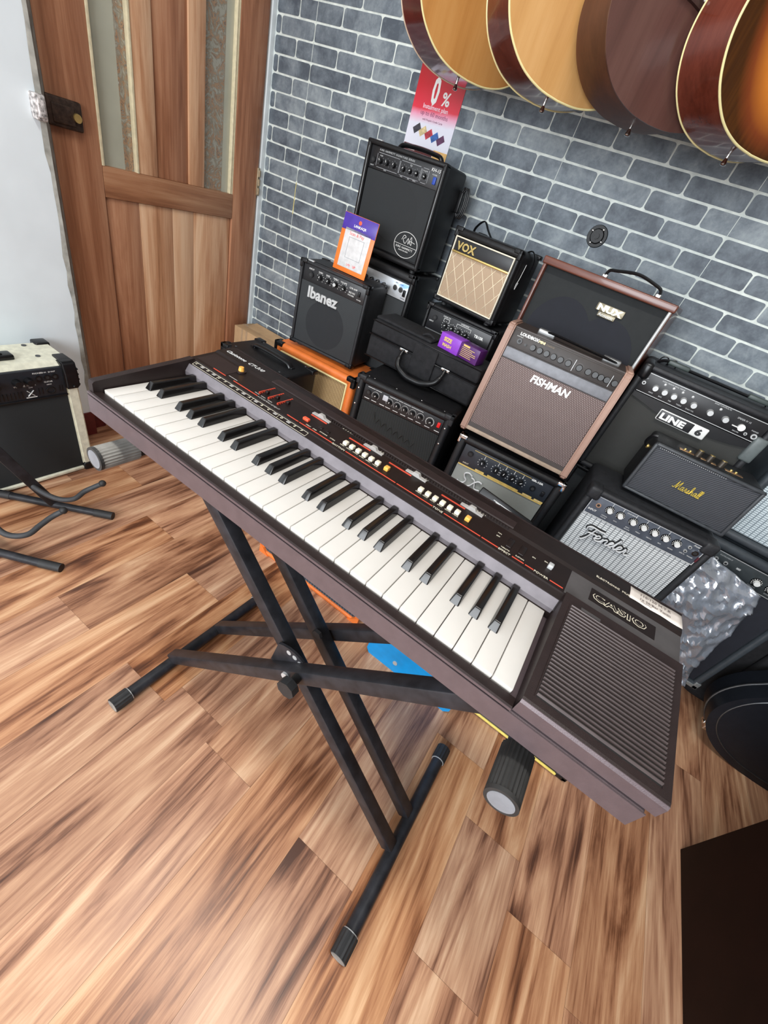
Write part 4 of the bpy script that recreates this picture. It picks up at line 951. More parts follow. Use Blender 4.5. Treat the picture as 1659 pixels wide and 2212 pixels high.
b = nb(); rbox(b, .196, .276, .0045, .009, .272, .292, .002, 2); rbox(b, .208, .260, .0045, .009, .259, .272, .002, 2); obj('badge_plate', b, plain('dull_gold_plate', (.23, .20, .14), .4, .6), A)
lettering(A, [('NUX', .200, .2745, .021, dict(bold=.0011, sx=1.5))], .0038, plain('pale_gold_print', (.80, .74, .48), .3, .4), 'badge'); lettering(A, [('Acoustic', .211, .2615, .0115, dict(sx=1.08))], .0038, M['silver'], 'badge')
b = nb(); yh = .05; tube(b, spline([(.165, yh, h+.004), (.170, yh, h+.020), (.19, yh, h+.025), (.245, yh, h+.034), (.30, yh, h+.025), (.318, yh, h+.018), (.322, yh, h+.004)], 5), .0085, 10, flat=.5); o = obj('handle', b, M['plastic'], A)
for x in (.166, .320):
    b = nb(); rbox(b, x-.008, x+.008, yh-.008, yh+.008, h-.001, h+.010, .003); obj('handle_bracket', b, M['chrome'], o)
support(-.352, .030, 1.445, 1.655, -.3775, 'plain black cabinet on the floor beneath the NUX amp')

# ---- wide black amp with LINE 6 plate
A = amp_base('guitar_amplifier', 'wide black amp with LINE 6 plate and a row of silver knobs', 'amplifier', .041, 1.402, -.516)
w, h, d = .366, .352, .20; cabinet(A, w, h, d, M['black2'], .018, ft=.016, r=.014, rec=.014)
panel(A, .020, w-.020, .276, .334, .008, M['panel']); grille(A, .018, w-.018, .028, .268, .012, CL['line6'])
b = nb(); prism(b, [(.020, .262), (.020, .275), (w-.018, .275), (w-.018, .262), (.300, .250), (.255, .244), (.095, .246), (.070, .252)], 1, .004, .010); obj('curved_bezel', b, M['plastic'], A)
b = nb(); rbox(b, .108, .242, -.001, .006, .230, .262, .006, 3); obj('badge_plate', b, M['white'], A)
b = nb(); rbox(b, .1105, .203, -.0022, .0, .2325, .2595, .004, 3); obj('badge_field', b, M['panel'], A)
lettering(A, [('LINE', .115, .2375, .0235, dict(bold=.0012, sx=1.42))], -.0026, M['white'], 'badge'); lettering(A, [('6', .214, .2375, .0235, dict(bold=.0014, sx=1.3))], -.0016, M['panel'], 'badge')
for x in (.062, .088, .114, .140, .168, .212, .252): knob(A, x, .302, .004, .0085, .014, m=M['plastic'], cap=M['silver'], dial=False, pointer=False)
b = nb(); cyl(b, (.294, .004, .300), (.294, -.006, .300), .0085, 18); rbox(b, .272, .292, -.004, .003, .296, .2985, .001); obj('knob', b, M['white'], A)
jack(A, .028, .303, .004, .005, M['silver']); jack(A, .312, .290, .004, .004, M['silver']); jack(A, .332, .292, .004, .007, M['silver'])
b = nb()
for z in (.2785, .3315): box(b, .022, w-.022, .0034, .0042, z-.0007, z+.0007)
for x in (.078, .102, .127, .154, .228): ball(b, (x, .004, .319), .0035, s=(1, .3, 1))
obj('panel_lines', b, M['silver'], A)
lettering(A, [('INPUT', .020, .314, .0045), ('DRIVE', .052, .285, .0045), ('BASS', .080, .285, .0045), ('MID', .108, .285, .0045), ('TREBLE', .130, .285, .0045), ('CHAN VOL', .156, .285, .0045), ('CLEAN  CRUNCH  METAL  INSANE', .066, .324, .004), ('SMART CONTROL FX', .206, .326, .0045), ('MASTER', .282, .284, .0045), ('SPIDER IV 15', .272, .316, .0062), ('PHONES', .318, .302, .0045)], .0036, M['silver'])
b = nb(); rbox(b, -.001, .030, -.004, d*.5, h-.045, h+.004, .012); obj('corner_protector', b, M['plastic'], A)
b = nb(); rbox(b, w-.028, w+.004, -.004, .05, h-.125, h-.055, .006); obj('corner_protector', b, plain('grey_green_plastic', (.12, .14, .14), .4), A)
b = nb(); tube(b, spline([(.030, .10, h), (.05, .10, h+.012), (.09, .10, h+.010), (.20, .10, h+.010), (.29, .10, h+.010), (.33, .10, h+.012), (.35, .10, h)], 4), .011, 8, flat=.4); o = obj('strap_handle', b, M['plastic'], A)
for x in (.085, .305):
    b = nb(); rbox(b, x-.03, x+.03, .088, .112, h+.006, h+.018, .003); obj('handle_sleeve', b, plain('dark_green_grey_plastic', (.05, .065, .06), .4), o)
for x in (.045, .07, .342):
    b = nb(); tube(b, [(x+.012*math.cos(2*PI*i/16), .12, h+.006+.012*math.sin(2*PI*i/16)) for i in range(16)], .0018, 6, closed=True); obj('cable_loop', b, M['plastic'], A)

# ---- silver-cloth Fender amp
A = amp_base('guitar_amplifier', 'black amp with silver ribbed cloth and Fender badge, behind the keyboard', 'amplifier', .104, 1.159, -.790, 6.7)
w, h, d = .347, .334, .195; cabinet(A, w, h, d, M['black2'], .018, ft=.018, r=.012, rec=.014)
panel(A, .020, w-.018, .254, .316, .010, plain('blue_grey_panel', (.10, .115, .145), .42, .2)); grille(A, .020, w-.020, .028, .252, .012, CL['silver'])
b = nb()
for a in ((.021, w-.019, .2545, .2560), (.021, w-.019, .3140, .3152), (.021, .0222, .254, .315), (w-.0202, w-.019, .254, .315)): box(b, a[0], a[1], .0053, .006, a[2], a[3])
for x in (.076, .106, .142, .172, .202, .232, .262): box(b, x-.0005, x+.0005, .0053, .006, .304, .314)
obj('panel_lines', b, M['white'], A)
for i, x in enumerate((.076, .106, .142, .172, .202, .232, .262)): knob(A, x, .292, .006, .0078, .013, m=M['plastic'], cap=M['white'], dial=True, pointer=False)
jack(A, .044, .291, .006, .007, M['chrome'])
for x, z in ((.292, .299), (.290, .284)): jack(A, x, z, .006, .0045, M['silver'])
jack(A, .312, .290, .006, .008, M['chrome'])
b = nb(); rbox(b, .3245, .3355 if False else .3285, .000, .007, .268, .284, .001); obj('power_switch', b, plain('dark_red_rocker', (.10, .02, .03), .3), A)
lettering(A, [('INPUT', .026, .268, .0082, dict(bold=.0002)), ('NORMAL', .066, .268, .004), ('VOLUME', .066, .262, .004), ('GAIN', .100, .268, .004), ('DRIVE', .135, .268, .004), ('VOLUME', .134, .262, .004), ('TREBLE', .163, .268, .004), ('MIDDLE', .194, .268, .004), ('BASS', .226, .268, .004), ('REVERB', .253, .268, .004), ('AUX IN', .282, .272, .004), ('PHONES', .302, .272, .004), ('DRIVE SELECT', .116, .3065, .0042)], .0054, M['white'])
lettering(A, [('Frontman', .296, .3065, .0072, dict(shear=.4, sx=.85)), ('15R', .312, .3000, .0058, dict(shear=.3))], .0054, M['white'])
def script(b, strokes, x, z, s, y, r, flat=.5, rot=0.0):
    c, q = math.cos(rot), math.sin(rot)
    for st_ in strokes:
        P = [(x+(u*c-v_*q)*s, y, z+(u*q+v_*c)*s) for u, v_ in st_]; P = spline(P, 5); tube(b, P, r, 6, flat=flat)
FENDER = [[(.02, .80), (.0, .92), (.20, 1.06), (.75, 1.02), (1.05, 1.04)], [(.52, 1.02), (.42, .70), (.30, .30), (.12, .0), (.0, -.05)], [(.18, .60), (.45, .66), (.75, .64)],
 [(.66, .40), (.92, .52), (.98, .66), (.84, .70), (.72, .50), (.76, .34), (.92, .32), (1.10, .42), (1.16, .64), (1.14, .36), (1.16, .34), (1.24, .58), (1.38, .68), (1.44, .60), (1.40, .38), (1.52, .36), (1.66, .52), (1.80, .68), (1.70, .70), (1.60, .54), (1.64, .38), (1.76, .38), (1.90, .62), (2.06, 1.10), (1.98, .80), (1.92, .46), (2.00, .36), (2.14, .44), (2.30, .56), (2.34, .68), (2.22, .70), (2.12, .52), (2.16, .36), (2.32, .34), (2.48, .46), (2.56, .70), (2.62, .60), (2.60, .40), (2.70, .34), (2.84, .42)]]
b = nb(); script(b, FENDER, .058, .176, .046, .0015, .0026, .8); obj('badge', b, M['badge'], A)
b = nb(); script(b, FENDER, .058, .176, .046, .0085, .0062, .8); obj('badge_outline', b, M['plastic'], A)
for x in (0, w-.035):
    b = nb(); rbox(b, x-.001 if x == 0 else x, x+.035 if x == 0 else w+.002, -.002, .05, h-.035, h+.002, .008); obj('corner_protector', b, M['black2'], A)
support(.105, .45, 1.20, 1.38, -.791, 'plain black cabinet on the floor beneath the Fender amp')

# ---- small ribbed-cloth speaker
A = amp_base('bluetooth_speaker', 'small dark speaker with gold Marshall script and top knobs, standing on the Fender amp', 'speaker', .172, 1.236, -.4500, 3.2, 2)
w, h, d = .274, .150, .135; b = nb(); rbox(b, 0, w, .004, d, .004, h, .010, 3); obj('cabinet', b, M['black'], A)
b = nb()
for a in ((0, w, -.004, .01, h-.009, h-.001), (0, w, -.004, .01, .004, .012), (0, .009, -.004, .01, .004, h-.001), (w-.009, w, -.004, .01, .004, h-.001)): rbox(b, *a, .003)
obj('front_frame', b, M['steelgrey'], A); grille(A, .009, w-.009, .012, h-.009, .004, CL['marshall'])
b = nb()
for k in range(34): x = .016+.0050*k; box(b, x, x+.0018, -.0012, .001, h-.0115, h-.0095)
obj('thread_row', b, M['silver'], A)
MARSH = [[(.0, .15), (.10, .05), (.24, .20), (.34, .70), (.40, 1.0), (.38, .50), (.40, .05), (.56, .55), (.74, .98), (.70, .50), (.72, .06), (.86, .14)],
 [(1.16, .50), (1.0, .46), (.90, .20), (1.0, .05), (1.14, .30), (1.18, .48), (1.16, .12), (1.26, .06), (1.38, .30), (1.40, .52), (1.50, .44), (1.48, .10), (1.60, .10), (1.76, .50), (1.78, .20), (1.66, .04), (1.90, .14), (2.06, .60), (2.10, .98), (1.98, .90), (1.96, .05), (2.08, .46), (2.20, .42), (2.20, .08), (2.32, .12)],
 [(2.62, .50), (2.46, .46), (2.36, .20), (2.46, .05), (2.58, .30), (2.64, .48), (2.62, .10), (2.74, .14), (2.90, .60), (2.94, .96), (2.82, .88), (2.80, .10), (2.92, .10), (3.08, .60), (3.12, .96), (3.0, .88), (2.98, .10), (3.12, .10)]]
b = nb(); script(b, MARSH, .098, .064, .0225, -.0008, .0015, rot=-.0); obj('script_badge', b, plain('bright_gold_print', (.85, .66, .12), .35, .3), A)
b = nb()
for x0, x1 in ((.062, .100), (.116, .130), (.142, .156), (.178, .222)): rbox(b, x0, x1, .034, .050, h-.001, h+.0015, .002)
obj('brass_plate', b, plain('dull_brass', (.42, .26, .14), .3, .8), A)
for x in (.108, .136, .166):
    b = nb(); cyl(b, (x, .042, h), (x, .042, h+.017), .0075, 20, mi=0); cyl(b, (x, .042, h+.016), (x, .042, h+.0178), .0065, 20, mi=1); obj('knob', b, [plain('dark_bronze', (.10, .085, .07), .35, .7), M['gold']], A)
for x in (.075, .088, .192, .204):
    b = nb(); cyl(b, (x, .042, h), (x, .042, h+.006), .003, 10); obj('toggle', b, M['gold'], A)
b = nb(); tube(b, spline([(-.001, .07, .11), (-.012, .06, .125), (-.010, .04, .150), (.002, .035, .155)], 5), .004, 8, flat=.4); obj('strap', b, M['plastic'], A)
b = nb(); cyl(b, (-.004, .055, .118), (.002, .055, .118), .006, 14); obj('strap_stud', b, M['gold'], A)

# ---- tall amp in plastic film on the right, with a silver-cloth amp on top
A = amp_base('guitar_amplifier', 'large black amp partly covered by clear crumpled plastic', 'amplifier', .28, 1.425, -1.050, 0)
support(.040, .272, 1.43, 1.66, -.517, 'added plain black cabinet beneath the LINE 6 amp, also darkening the gap')  # added: holds up the LINE 6 amp and blackens the gap beside it
A = bpy.data.objects['guitar_amplifier.013']
w, h, d = .537, .535, .235; cabinet(A, w, h, d, plain('blue_black_vinyl', (.045, .055, .065), .45, bmp=.3, bscale=300), .022, ft=.030, r=.012, rec=.014)
panel(A, .024, w-.024, .438, .504, .008, plain('dark_slate_panel', (.055, .065, .07), .4, .3)); grille(A, .024, w-.024, .034, .434, .012, plain('smooth_navy_black_cloth', (.012, .014, .022), .8))
b = nb()
for z in (.4385, .5025): box(b, .024, w-.024, .0034, .0042, z-.0009, z+.0009)
obj('panel_lines', b, M['silver'], A)
for x in (.385, .425, .455): knob(A, x, .468, .004, .0095, .014, m=M['plastic'], cap=M['white'], dial=True, pointer=False)
for x in (.262, .290): jack(A, x, .475, .004, .006, M['silver'])
for x in (.32,): b = nb(); rbox(b, x, x+.012, .001, .005, .474, .480, .001); obj('toggle_switch', b, M['silver'], A)
lettering(A, [('INSTRUMENT', .262, .490, .006), ('VOLUME', .372, .447, .006), ('GAIN', .42, .447, .006)], .0036, M['silver'])
corner(A, w, h, d, plain('worn_grey_corner', (.25, .27, .27), .4, .5), .04)
A = thing('plinth', 'low black wooden plinth under the plastic-wrapped amp', 'plinth', at(.30, 1.44, -EYE)); b = nb(); rbox(b, 0, .46, 0, .20, 0, .1195, .004); obj('block', b, M['black'], A)
A = amp_base('guitar_amplifier', 'amp with pale silver cloth, on top of the plastic-covered amp', 'amplifier', .470, 1.428, -.5145, 0)
w, h, d = .46, .36, .22; cabinet(A, w, h, d, plain('blue_black_vinyl', (.045, .055, .065), .45, bmp=.3, bscale=300), .024, ft=.03, r=.014, rec=.014, fb=.026)
grille(A, .024, w-.024, .038, .27, .012, CL['bigsilver']); panel(A, .024, w-.024, .272, .330, .010, plain('blue_grey_panel', (.10, .115, .145), .42, .2))
b = nb(); script(b, FENDER, .045, .215, .040, .006, .0024); obj('badge', b, M['badge'], A)
# clear crumpled film
A_ = nb(); N1, N2 = 42, 54; rnd = random.Random(5)
pt = lambda u, v_: (None)
import mathutils
rows = []
outl = [((.435, 1.385, -.540), (.675, 1.395, -.590)), ((.455, 1.36, -.60), (.70, 1.385, -.655)), ((.44, 1.33, -.68), (.715, 1.38, -.74)), ((.50, 1.36, -.80), (.72, 1.385, -.84)), ((.60, 1.385, -.92), (.745, 1.40, -.96)), ((.68, 1.40, -1.02), (.775, 1.405, -1.035))]
for i in range(N2+1):
    f_ = i/N2*(len(outl)-1); k = min(int(f_), len(outl)-2); q = f_-k
    a = Vector(outl[k][0]).lerp(Vector(outl[k+1][0]), q); c = Vector(outl[k][1]).lerp(Vector(outl[k+1][1]), q); row = []
    for j in range(N1+1):
        s_ = j/N1; P = a.lerp(c, s_)
        nz = mathutils.noise.noise(P*11)*.022+(.5-abs(mathutils.noise.noise(P*26+Vector((3, 1, 2)))))*.026+(.5-abs(mathutils.noise.noise(Vector((P.x*55+P.z*40, P.y*55, P.z*70)))))*.010
        P.y -= max(-.004, nz+.010*math.sin(PI*s_)); P.x += mathutils.noise.noise(P*15)*.008*(1 if 0 < j < N1 else .6)
        if P.y > 1.418: P.y = 1.418
        row.append(A_.verts.new((P.x-.6, P.y-1.4, P.z+EYE-.35)))
    rows.append(row)
for i in range(N2):
    for j in range(N1): f_ = A_.faces.new([rows[i][j], rows[i+1][j], rows[i+1][j+1], rows[i][j+1]]); f_.smooth = True
pm, t, p = new_mat('clear_plastic_film'); tr = _n(t, 'ShaderNodeBsdfTransparent'); gl = _n(t, 'ShaderNodeBsdfGlossy'); gl.inputs['Roughness'].default_value = .13; tr.inputs[0].default_value = (.80, .84, .90, 1)
df = _n(t, 'ShaderNodeBsdfDiffuse'); df.inputs[0].default_value = (.62, .68, .78, 1)
lw = _n(t, 'ShaderNodeLayerWeight'); lw.inputs[0].default_value = .45; mx = _n(t, 'ShaderNodeMixShader'); mx2 = _n(t, 'ShaderNodeMixShader'); mx2.inputs[0].default_value = .34
t.links.new(tr.outputs[0], mx2.inputs[1]); t.links.new(df.outputs[0], mx2.inputs[2])
t.links.new(mth(t, 'ADD', mth(t, 'MULTIPLY', lw.outputs[0], .7), .16), mx.inputs[0]); t.links.new(mx2.outputs[0], mx.inputs[1]); t.links.new(gl.outputs[0], mx.inputs[2]); t.links.new(mx.outputs[0], t.nodes['Material Output'].inputs[0])
o = obj('plastic_film', A_, pm, loc=(.6, 1.4, .35)); tag(o, 'crumpled clear plastic film hanging over the front of the large black amp', 'plastic film'); md = o.modifiers.new('s', 'SOLIDIFY'); md.thickness = .0003

# ---- front row on the floor, mostly hidden by the keyboard
A = amp_base('guitar_amplifier', 'orange amp with dark blue-grey mesh front, behind the keyboard stand', 'amplifier', -.735, .842, -EYE)
w, h, d = .465, .37, .20; cabinet(A, w, h, d, M['orange'], .016, r=.005, rec=.014, fb=.015, feet=False); grille(A, .015, w-.015, .014, h-.08, .010, CL['blue'])
b = nb(); prism(b, [(-.003, -.0), (.04, -.0), (.0, .04), (-.003, .04)], 1, -.003, .012); obj('corner_protector', b, M['orange'], A); b = nb(); prism(b, [(w+.003, 0), (w-.04, 0), (w, .04), (w+.003, .04)], 1, -.003, .012); obj('corner_protector', b, M['orange'], A)
A = amp_base('storage_box', 'bright blue box with cut-off corners standing on the floor behind the keyboard stand', 'box', -.188, .788, -EYE)
w, h, d = .318, .50, .20; b = nb(); prism(b, [(.012, 0), (w-.014, 0), (w, .018), (w, h-.02), (w-.02, h), (.02, h), (0, h-.02), (0, .018)], 1, 0, d); obj('body', b, M['blue'], A)
b = nb(); cyl(b, (.105, -.003, .045), (.105, .001, .045), .008, 14); obj('rivet', b, M['silver'], A)
A = amp_base('speaker_cabinet', 'black cabinet with yellow piping standing on the floor under the right end of the keyboard', 'speaker cabinet', .160, .852, -EYE)
w, h, d = .345, .42, .20; cabinet(A, w, h, d, M['black'], .02, r=.006, feet=False); grille(A, .02, w-.02, .03, h-.02, .010, CL['black'])
b = nb(); rbox(b, .030, w-.030, -.004, .002, .008, .017, .002); rbox(b, .030, w-.030, -.004, .002, h-.022, h-.012, .002); obj('yellow_piping', b, M['yellow'], A); corner(A, w, h, d, M['plastic'], .034)
# black packet with white lettering
A = thing('string_packet', 'black packet with white lettering leaning on the grey-cloth amp behind the keyboard', 'packet', at(-.150, .985, -EYE+.512), (-math.radians(14), math.radians(8), math.radians(4)))
b = nb(); rbox(b, 0, .165, 0, .012, 0, .112, .003); obj('packet', b, M['plastic'], A)
b = nb(); text(b, 'Fret', .028, .045, -.0008, .080, 'xz', depth=.0003, bold=.0012, shear=.4); box(b, .045, .14, -.0010, 0, .1005, .1025); box(b, .06, .115, -.0010, 0, .0955, .097); ball(b, (.128, 0, .078), .007, s=(1, .15, .8)); obj('white_lettering', b, M['white'], A)

# ---- cream amp against the white wall
A = thing('guitar_amplifier', 'cream vinyl amp with black front and large black corners, against the white wall', 'amplifier', (-1.482, .672, 0), (0, 0, -PI/2+PI))
A.rotation_euler = (0, 0, PI/2); A.location = (-1.482, .300, 0)
w, h, d = .372, .425, .205
b = nb(); sl = .018
prism(b, [(.012+sl*.2, .002), (d, .002), (d-.02, h), (.030+sl, h), (.012+sl, h-.012)], 0, .004, w-.004); obj('cabinet', b, M['creamviny'], A)
b = nb()
for x0, x1 in ((0, .036), (w-.036, w)):
    b = nb(); prism(b, [(.0, .004), (.03, .002), (.05, h-.004), (.034, h-.002), (.020, h-.010)], 0, x0, x1); bmesh.ops.bevel(b, geom=b.edges[:], offset=.005, segments=2, affect='EDGES'); obj('side_post', b, M['creamviny'], A)
b = nb(); rbox(b, .036, w-.036, .001, .02, .004, .018, .004); obj('lower_trim', b, M['creamviny'], A)
B = bpy.data.objects.new('front_baffle', None); COL.objects.link(B); B.parent = A; B.location = (0, .006, .018); B.rotation_euler = (-math.radians(2.4), 0, 0)
b = nb(); rbox(b, .036, w-.036, .002, .016, 0, .300, .003); obj('speaker_cloth', b, CL['kh'], B)
b = nb(); rbox(b, .036, w-.036, -.002, .016, .300, .395, .003); obj('control_panel', b, plain('navy_black_panel', (.016, .018, .024), .5), B)
b = nb(); rbox(b, .036, w-.036, -.006, .004, .296, .302, .002); obj('panel_lip', b, M['plastic'], B)
for x in (.09, .145, .200, .232): knob(B, x, .362, -.002, .012, .022, m=M['plastic'], pointer=False)
for i, x in enumerate((.262, .286, .308)): jack(B, x, .366, -.002, .009)
b = nb()
for i in range(7): rbox(b, .145+.010*i, .149+.010*i, -.004, .0, .308, .330, .001)
for x in (.252, .262, .312, .320): rbox(b, x, x+.004, -.004, .0, .312, .334, .001)
obj('vent_ribs', b, M['plastic'], B); b = nb(); tube(b, [(.288+.012*math.cos(2*PI*i/20), -.003, .322+.010*math.sin(2*PI*i/20)) for i in range(20)], .002, 6, closed=True); obj('vent_ring', b, M['plastic'], B)
lettering(B, [('PHONES', .248, .381, .007), ('CD IN', .270, .381, .006), ('DI OUT', .292, .381, .006), ('GUITAR', .274, .349, .007), ('INPUT', .280, .340, .005), ('VOLUME', .190, .345, .008), ('MASTER', .225, .345, .007), ('15W', .228, .338, .006)], -.0026, M['white'])
b = nb(); tube(b, [(.222, -.0032, .330), (.240, -.0032, .312)], .0028, 6, flat=.4); tube(b, [(.240, -.0032, .330), (.222, -.0032, .312)], .0028, 6, flat=.4); box(b, .216, .246, -.0032, -.002, .306, .3085); obj('badge', b, M['white'], B)
# big ribbed rubber corners
for x0, x1 in ((-.004, .060), (w-.060, w+.004)):
    b = nb(); xa, xb = (x0, .040) if x0 < 0 else (w-.040, w+.004)
    pr = [(.006, h-.090), (-.006+.012, h-.040), (.016, h+.001), (.034, h+.006), (.085, h+.005), (.085, h-.018), (.048, h-.022), (.044, h-.090)]
    prism(b, pr, 0, xa, xb, smooth=False); bmesh.ops.bevel(b, geom=b.edges[:], offset=.006, segments=3, affect='EDGES')
    for f in b.faces: f.smooth = True
    for k in range(4): rbox(b, xb-.002 if x0 > 0 else xa-.002, (xb+.002) if x0 > 0 else xa+.002, .010, .044, h-.080+.018*k, h-.074+.018*k, .002)
    ball(b, ((xa+xb)/2, .003, h-.078), .004); obj('corner_protector', b, M['plastic'], A)
    b = nb(); rbox(b, xa, xb, d-.040, d+.002, h-.03, h+.006, .006); obj('corner_protector', b, M['plastic'], A)
    b = nb(); rbox(b, xa+.002, xb-.002, -.004, .040, 0, .032, .007); obj('corner_protector', b, M['plastic'], A)
b = nb(); rbox(b, .10, .235, .075, .115, h-.002, h+.016, .006); rbox(b, .125, .21, .082, .108, h+.002, h+.021, .006); obj('handle', b, M['plastic'], A)
for x, y in ((.30, .085), (.30, .17), (.06, .085)):
    b = nb(); cyl(b, (x, y, h-.001), (x, y, h+.002), .007, 14); obj('screw_cup', b, M['steelgrey'], A)
# ================================================================ GUITARS ON THE WALL
HALF = [(0, 0), (.055, .004), (.11, .02), (.155, .05), (.182, .085), (.196, .125), (.195, .17), (.18, .215), (.152, .26), (.137, .295), (.134, .32), (.138, .35), (.145, .39), (.143, .425), (.125, .46), (.09, .485), (.045, .495), (0, .497)]
hs = [(p.x, p.z) for p in spline([(x, 0, z) for x, z in HALF], 6)]
OUT = hs + [(-x, z) for x, z in hs[::-1][1:-1]]
def burst(name, inner, mid, outer):
    m, t, p = new_mat(name); tc = _n(t, 'ShaderNodeTexCoord'); mp = _n(t, 'ShaderNodeMapping'); mp.inputs['Location'].default_value = (0, 0, -.90); mp.inputs['Scale'].default_value = (5.05, 0, 3.7)
    t.links.new(tc.outputs['Object'], mp.inputs[0]); ln = _n(t, 'ShaderNodeVectorMath', operation='LENGTH'); t.links.new(mp.outputs[0], ln.inputs[0])
    g = noise(t, coords(t, (40, 40, 2)), 3, 4); c = ramp(t, ln.outputs['Value'], [(.30, inner), (.66, mid), (.80, outer), (.90, (.008, .003, .002))])
    c = mixc(t, mth(t, 'MULTIPLY', g, .3), c, tuple(x*.55 for x in mid)); t.links.new(c, p.inputs['Base Color']); p.inputs['Roughness'].default_value = .2; p.inputs['Coat Weight'].default_value = .0; p.inputs['Specular IOR Level'].default_value = .3; return m
amber = wood('amber_spruce', [(.3, (.40, .165, .04)), (.5, (.50, .23, .065)), (.7, (.58, .30, .10))], 2, 1.0, .28, .35, fine=.2)
amber2 = wood('pale_amber_spruce', [(.3, (.46, .225, .07)), (.5, (.56, .30, .105)), (.7, (.64, .37, .15))], 2, 1.0, .30, .3, fine=.2)
redside = wood('gloss_dark_red_side', [(.3, (.055, .004, .006)), (.5, (.10, .008, .010)), (.7, (.14, .014, .014))], 2, 1.0, .12, .3)
redbrown = wood('gloss_red_brown_side', [(.3, (.08, .016, .008)), (.5, (.14, .03, .016)), (.7, (.19, .05, .028))], 2, 1.0, .12, .3)
mahog = wood('dark_mahogany_top', [(.3, (.060, .026, .021)), (.5, (.095, .042, .034)), (.7, (.125, .06, .048))], 2, 1.0, .3, .15, fine=.3)
mahogs = wood('satin_mahogany_side', [(.3, (.05, .015, .007)), (.5, (.085, .028, .012)), (.7, (.12, .042, .018))], 2, 1.0, .5, 0)
sun = burst('sunburst_top', (.80, .36, .06), (.60, .19, .025), (.16, .03, .01))
rosew = plain('rosewood', (.035, .015, .012), .45, var=.3, scale=50)
def guitar(label, x, y, z, yaw, th, top, side, bind, side_bind):
    A = thing('acoustic_guitar', label, 'guitar', at(x, y, z), (0, 0, math.radians(yaw)), 'acoustic guitars hanging on the brick wall')
    b = nb(); n = len(OUT)
    f0 = [b.verts.new((u, 0, v_)) for u, v_ in OUT]; f1 = [b.verts.new((u, -th+.002, v_)) for u, v_ in OUT]
    for i in range(n):
        q = b.faces.new([f0[i-1], f0[i], f1[i], f1[i-1]]); q.smooth = True
    b.faces.new(f0); bmesh.ops.recalc_face_normals(b, faces=b.faces[:]); obj('body', b, side, A)
    b = nb(); prism(b, [(u, v_) for u, v_ in OUT], 1, -th-.001, -th+.003); obj('soundboard', b, top, A)
    if bind:
        b = nb(); tube(b, [(u, -th+.0005, v_) for u, v_ in OUT], .0022, 8, closed=True); obj('binding', b, bind, A)
    if side_bind:
        b = nb(); tube(b, [(u, 0, v_) for u, v_ in OUT], .0019, 8, closed=True); obj('rear_binding', b, side_bind, A)
    yb = -th-.001
    b = nb(); prism(b, [(-.085, .178), (-.075, .167), (-.035, .163), (0, .158), (.035, .163), (.075, .167), (.085, .178), (.075, .190), (.03, .196), (-.03, .196), (-.075, .190)], 1, yb-.008, yb); br = obj('bridge', b, rosew, A)
    b = nb(); rbox(b, -.037, .037, yb-.011, yb-.006, .188, .191, .001); obj('saddle', b, M['cream'], br)
    for k in range(6):
        b = nb(); ball(b, (-.0275+.011*k, yb-.009, .174), .0036); obj('bridge_pin', b, M['white'], br)
    b = nb(); cyl(b, (0, yb-.0006, .335), (0, yb+.001, .335), .050, 40); sh = obj('soundhole', b, plain('soundhole_black', (.004, .003, .003), .8), A)
    b = nb(); tube(b, [(.056*math.cos(2*PI*i/40), yb-.0004, .335+.056*math.sin(2*PI*i/40)) for i in range(40)], .0022, 6, flat=.4, closed=True); obj('rosette', b, M['cream'], A)
    b = nb(); prism(b, [(.054, .31), (.035, .285), (.05, .255), (.095, .24), (.11, .262), (.095, .30), (.058, .345)], 1, yb-.0012, yb); obj('pickguard', b, M['plastic'], A)
    b = nb(); prism(b, [(-.028, .385), (.028, .385), (.022, .95), (-.022, .95)], 1, yb-.007, yb-.001); fb = obj('fingerboard', b, rosew, A)
    for k in range(20):
        zz = .95-.648*(1-2**(-(k+1)/12)); b = nb(); rbox(b, -.026, .026, yb-.0082, yb-.0065, zz-.0009, zz+.0009, .0004, 2); obj('fret', b, M['chrome'], fb)
    b = nb(); prism(b, [(-.026, .485), (.026, .485), (.022, .955), (-.022, .955)], 1, yb-.001, yb+.020); obj('neck', b, side, A)
    b = nb(); prism(b, [(-.024, .955), (.024, .955), (.036, .99), (.033, 1.11), (.0, 1.125), (-.033, 1.11), (-.036, .99)], 1, yb-.001, yb+.014); hd = obj('headstock', b, side, A)
    for s in (-1, 1):
        for k in range(3):
            b = nb(); cyl(b, (s*.02, yb-.012, 1.0+.035*k), (s*.02, yb, 1.0+.035*k), .004, 10); rbox(b, s*.048-.007, s*.048+.007, yb+.002, yb+.010, .992+.035*k, 1.008+.035*k, .003); obj('tuning_peg', b, M['chrome'], hd)
    for k in range(6):
        b = nb(); tube(b, [(-.0275+.011*k, yb-.0125, .176), (-.018+.0072*k, yb-.0105, .955)], .0006, 4); obj('string', b, M['chrome'], A)
    b = nb(); cyl(b, (0, -th/2, .001), (0, -th/2, -.006), .0035, 12); cyl(b, (0, -th/2, -.006), (0, -th/2, -.016), .0030, 12, r1=.0065); ball(b, (0, -th/2, -.017), .0065, s=(1, 1, .4)); obj('strap_pin', b, M['chrome'], A)
    # wall hanger, its own thing
    a = math.radians(yaw); nx_, ny_ = math.sin(a), -math.cos(a); hx, hy = x+nx_*(th-.01), y+ny_*(th-.01); hz = EYE+z+.985
    Hh = thing('guitar_hanger', 'black wall hanger holding the ' + label.split(',')[0], 'wall hanger', (hx, WY, hz)); dy = hy-WY
    b = nb(); cyl(b, (0, -.001, 0), (0, -.012, 0), .032, 28); obj('wall_plate', b, M['plastic'], Hh)
    b = nb(); cyl(b, (0, -.012, 0), (0, dy+.045, -.02), .007, 12); obj('arm', b, M['chrome'], Hh)
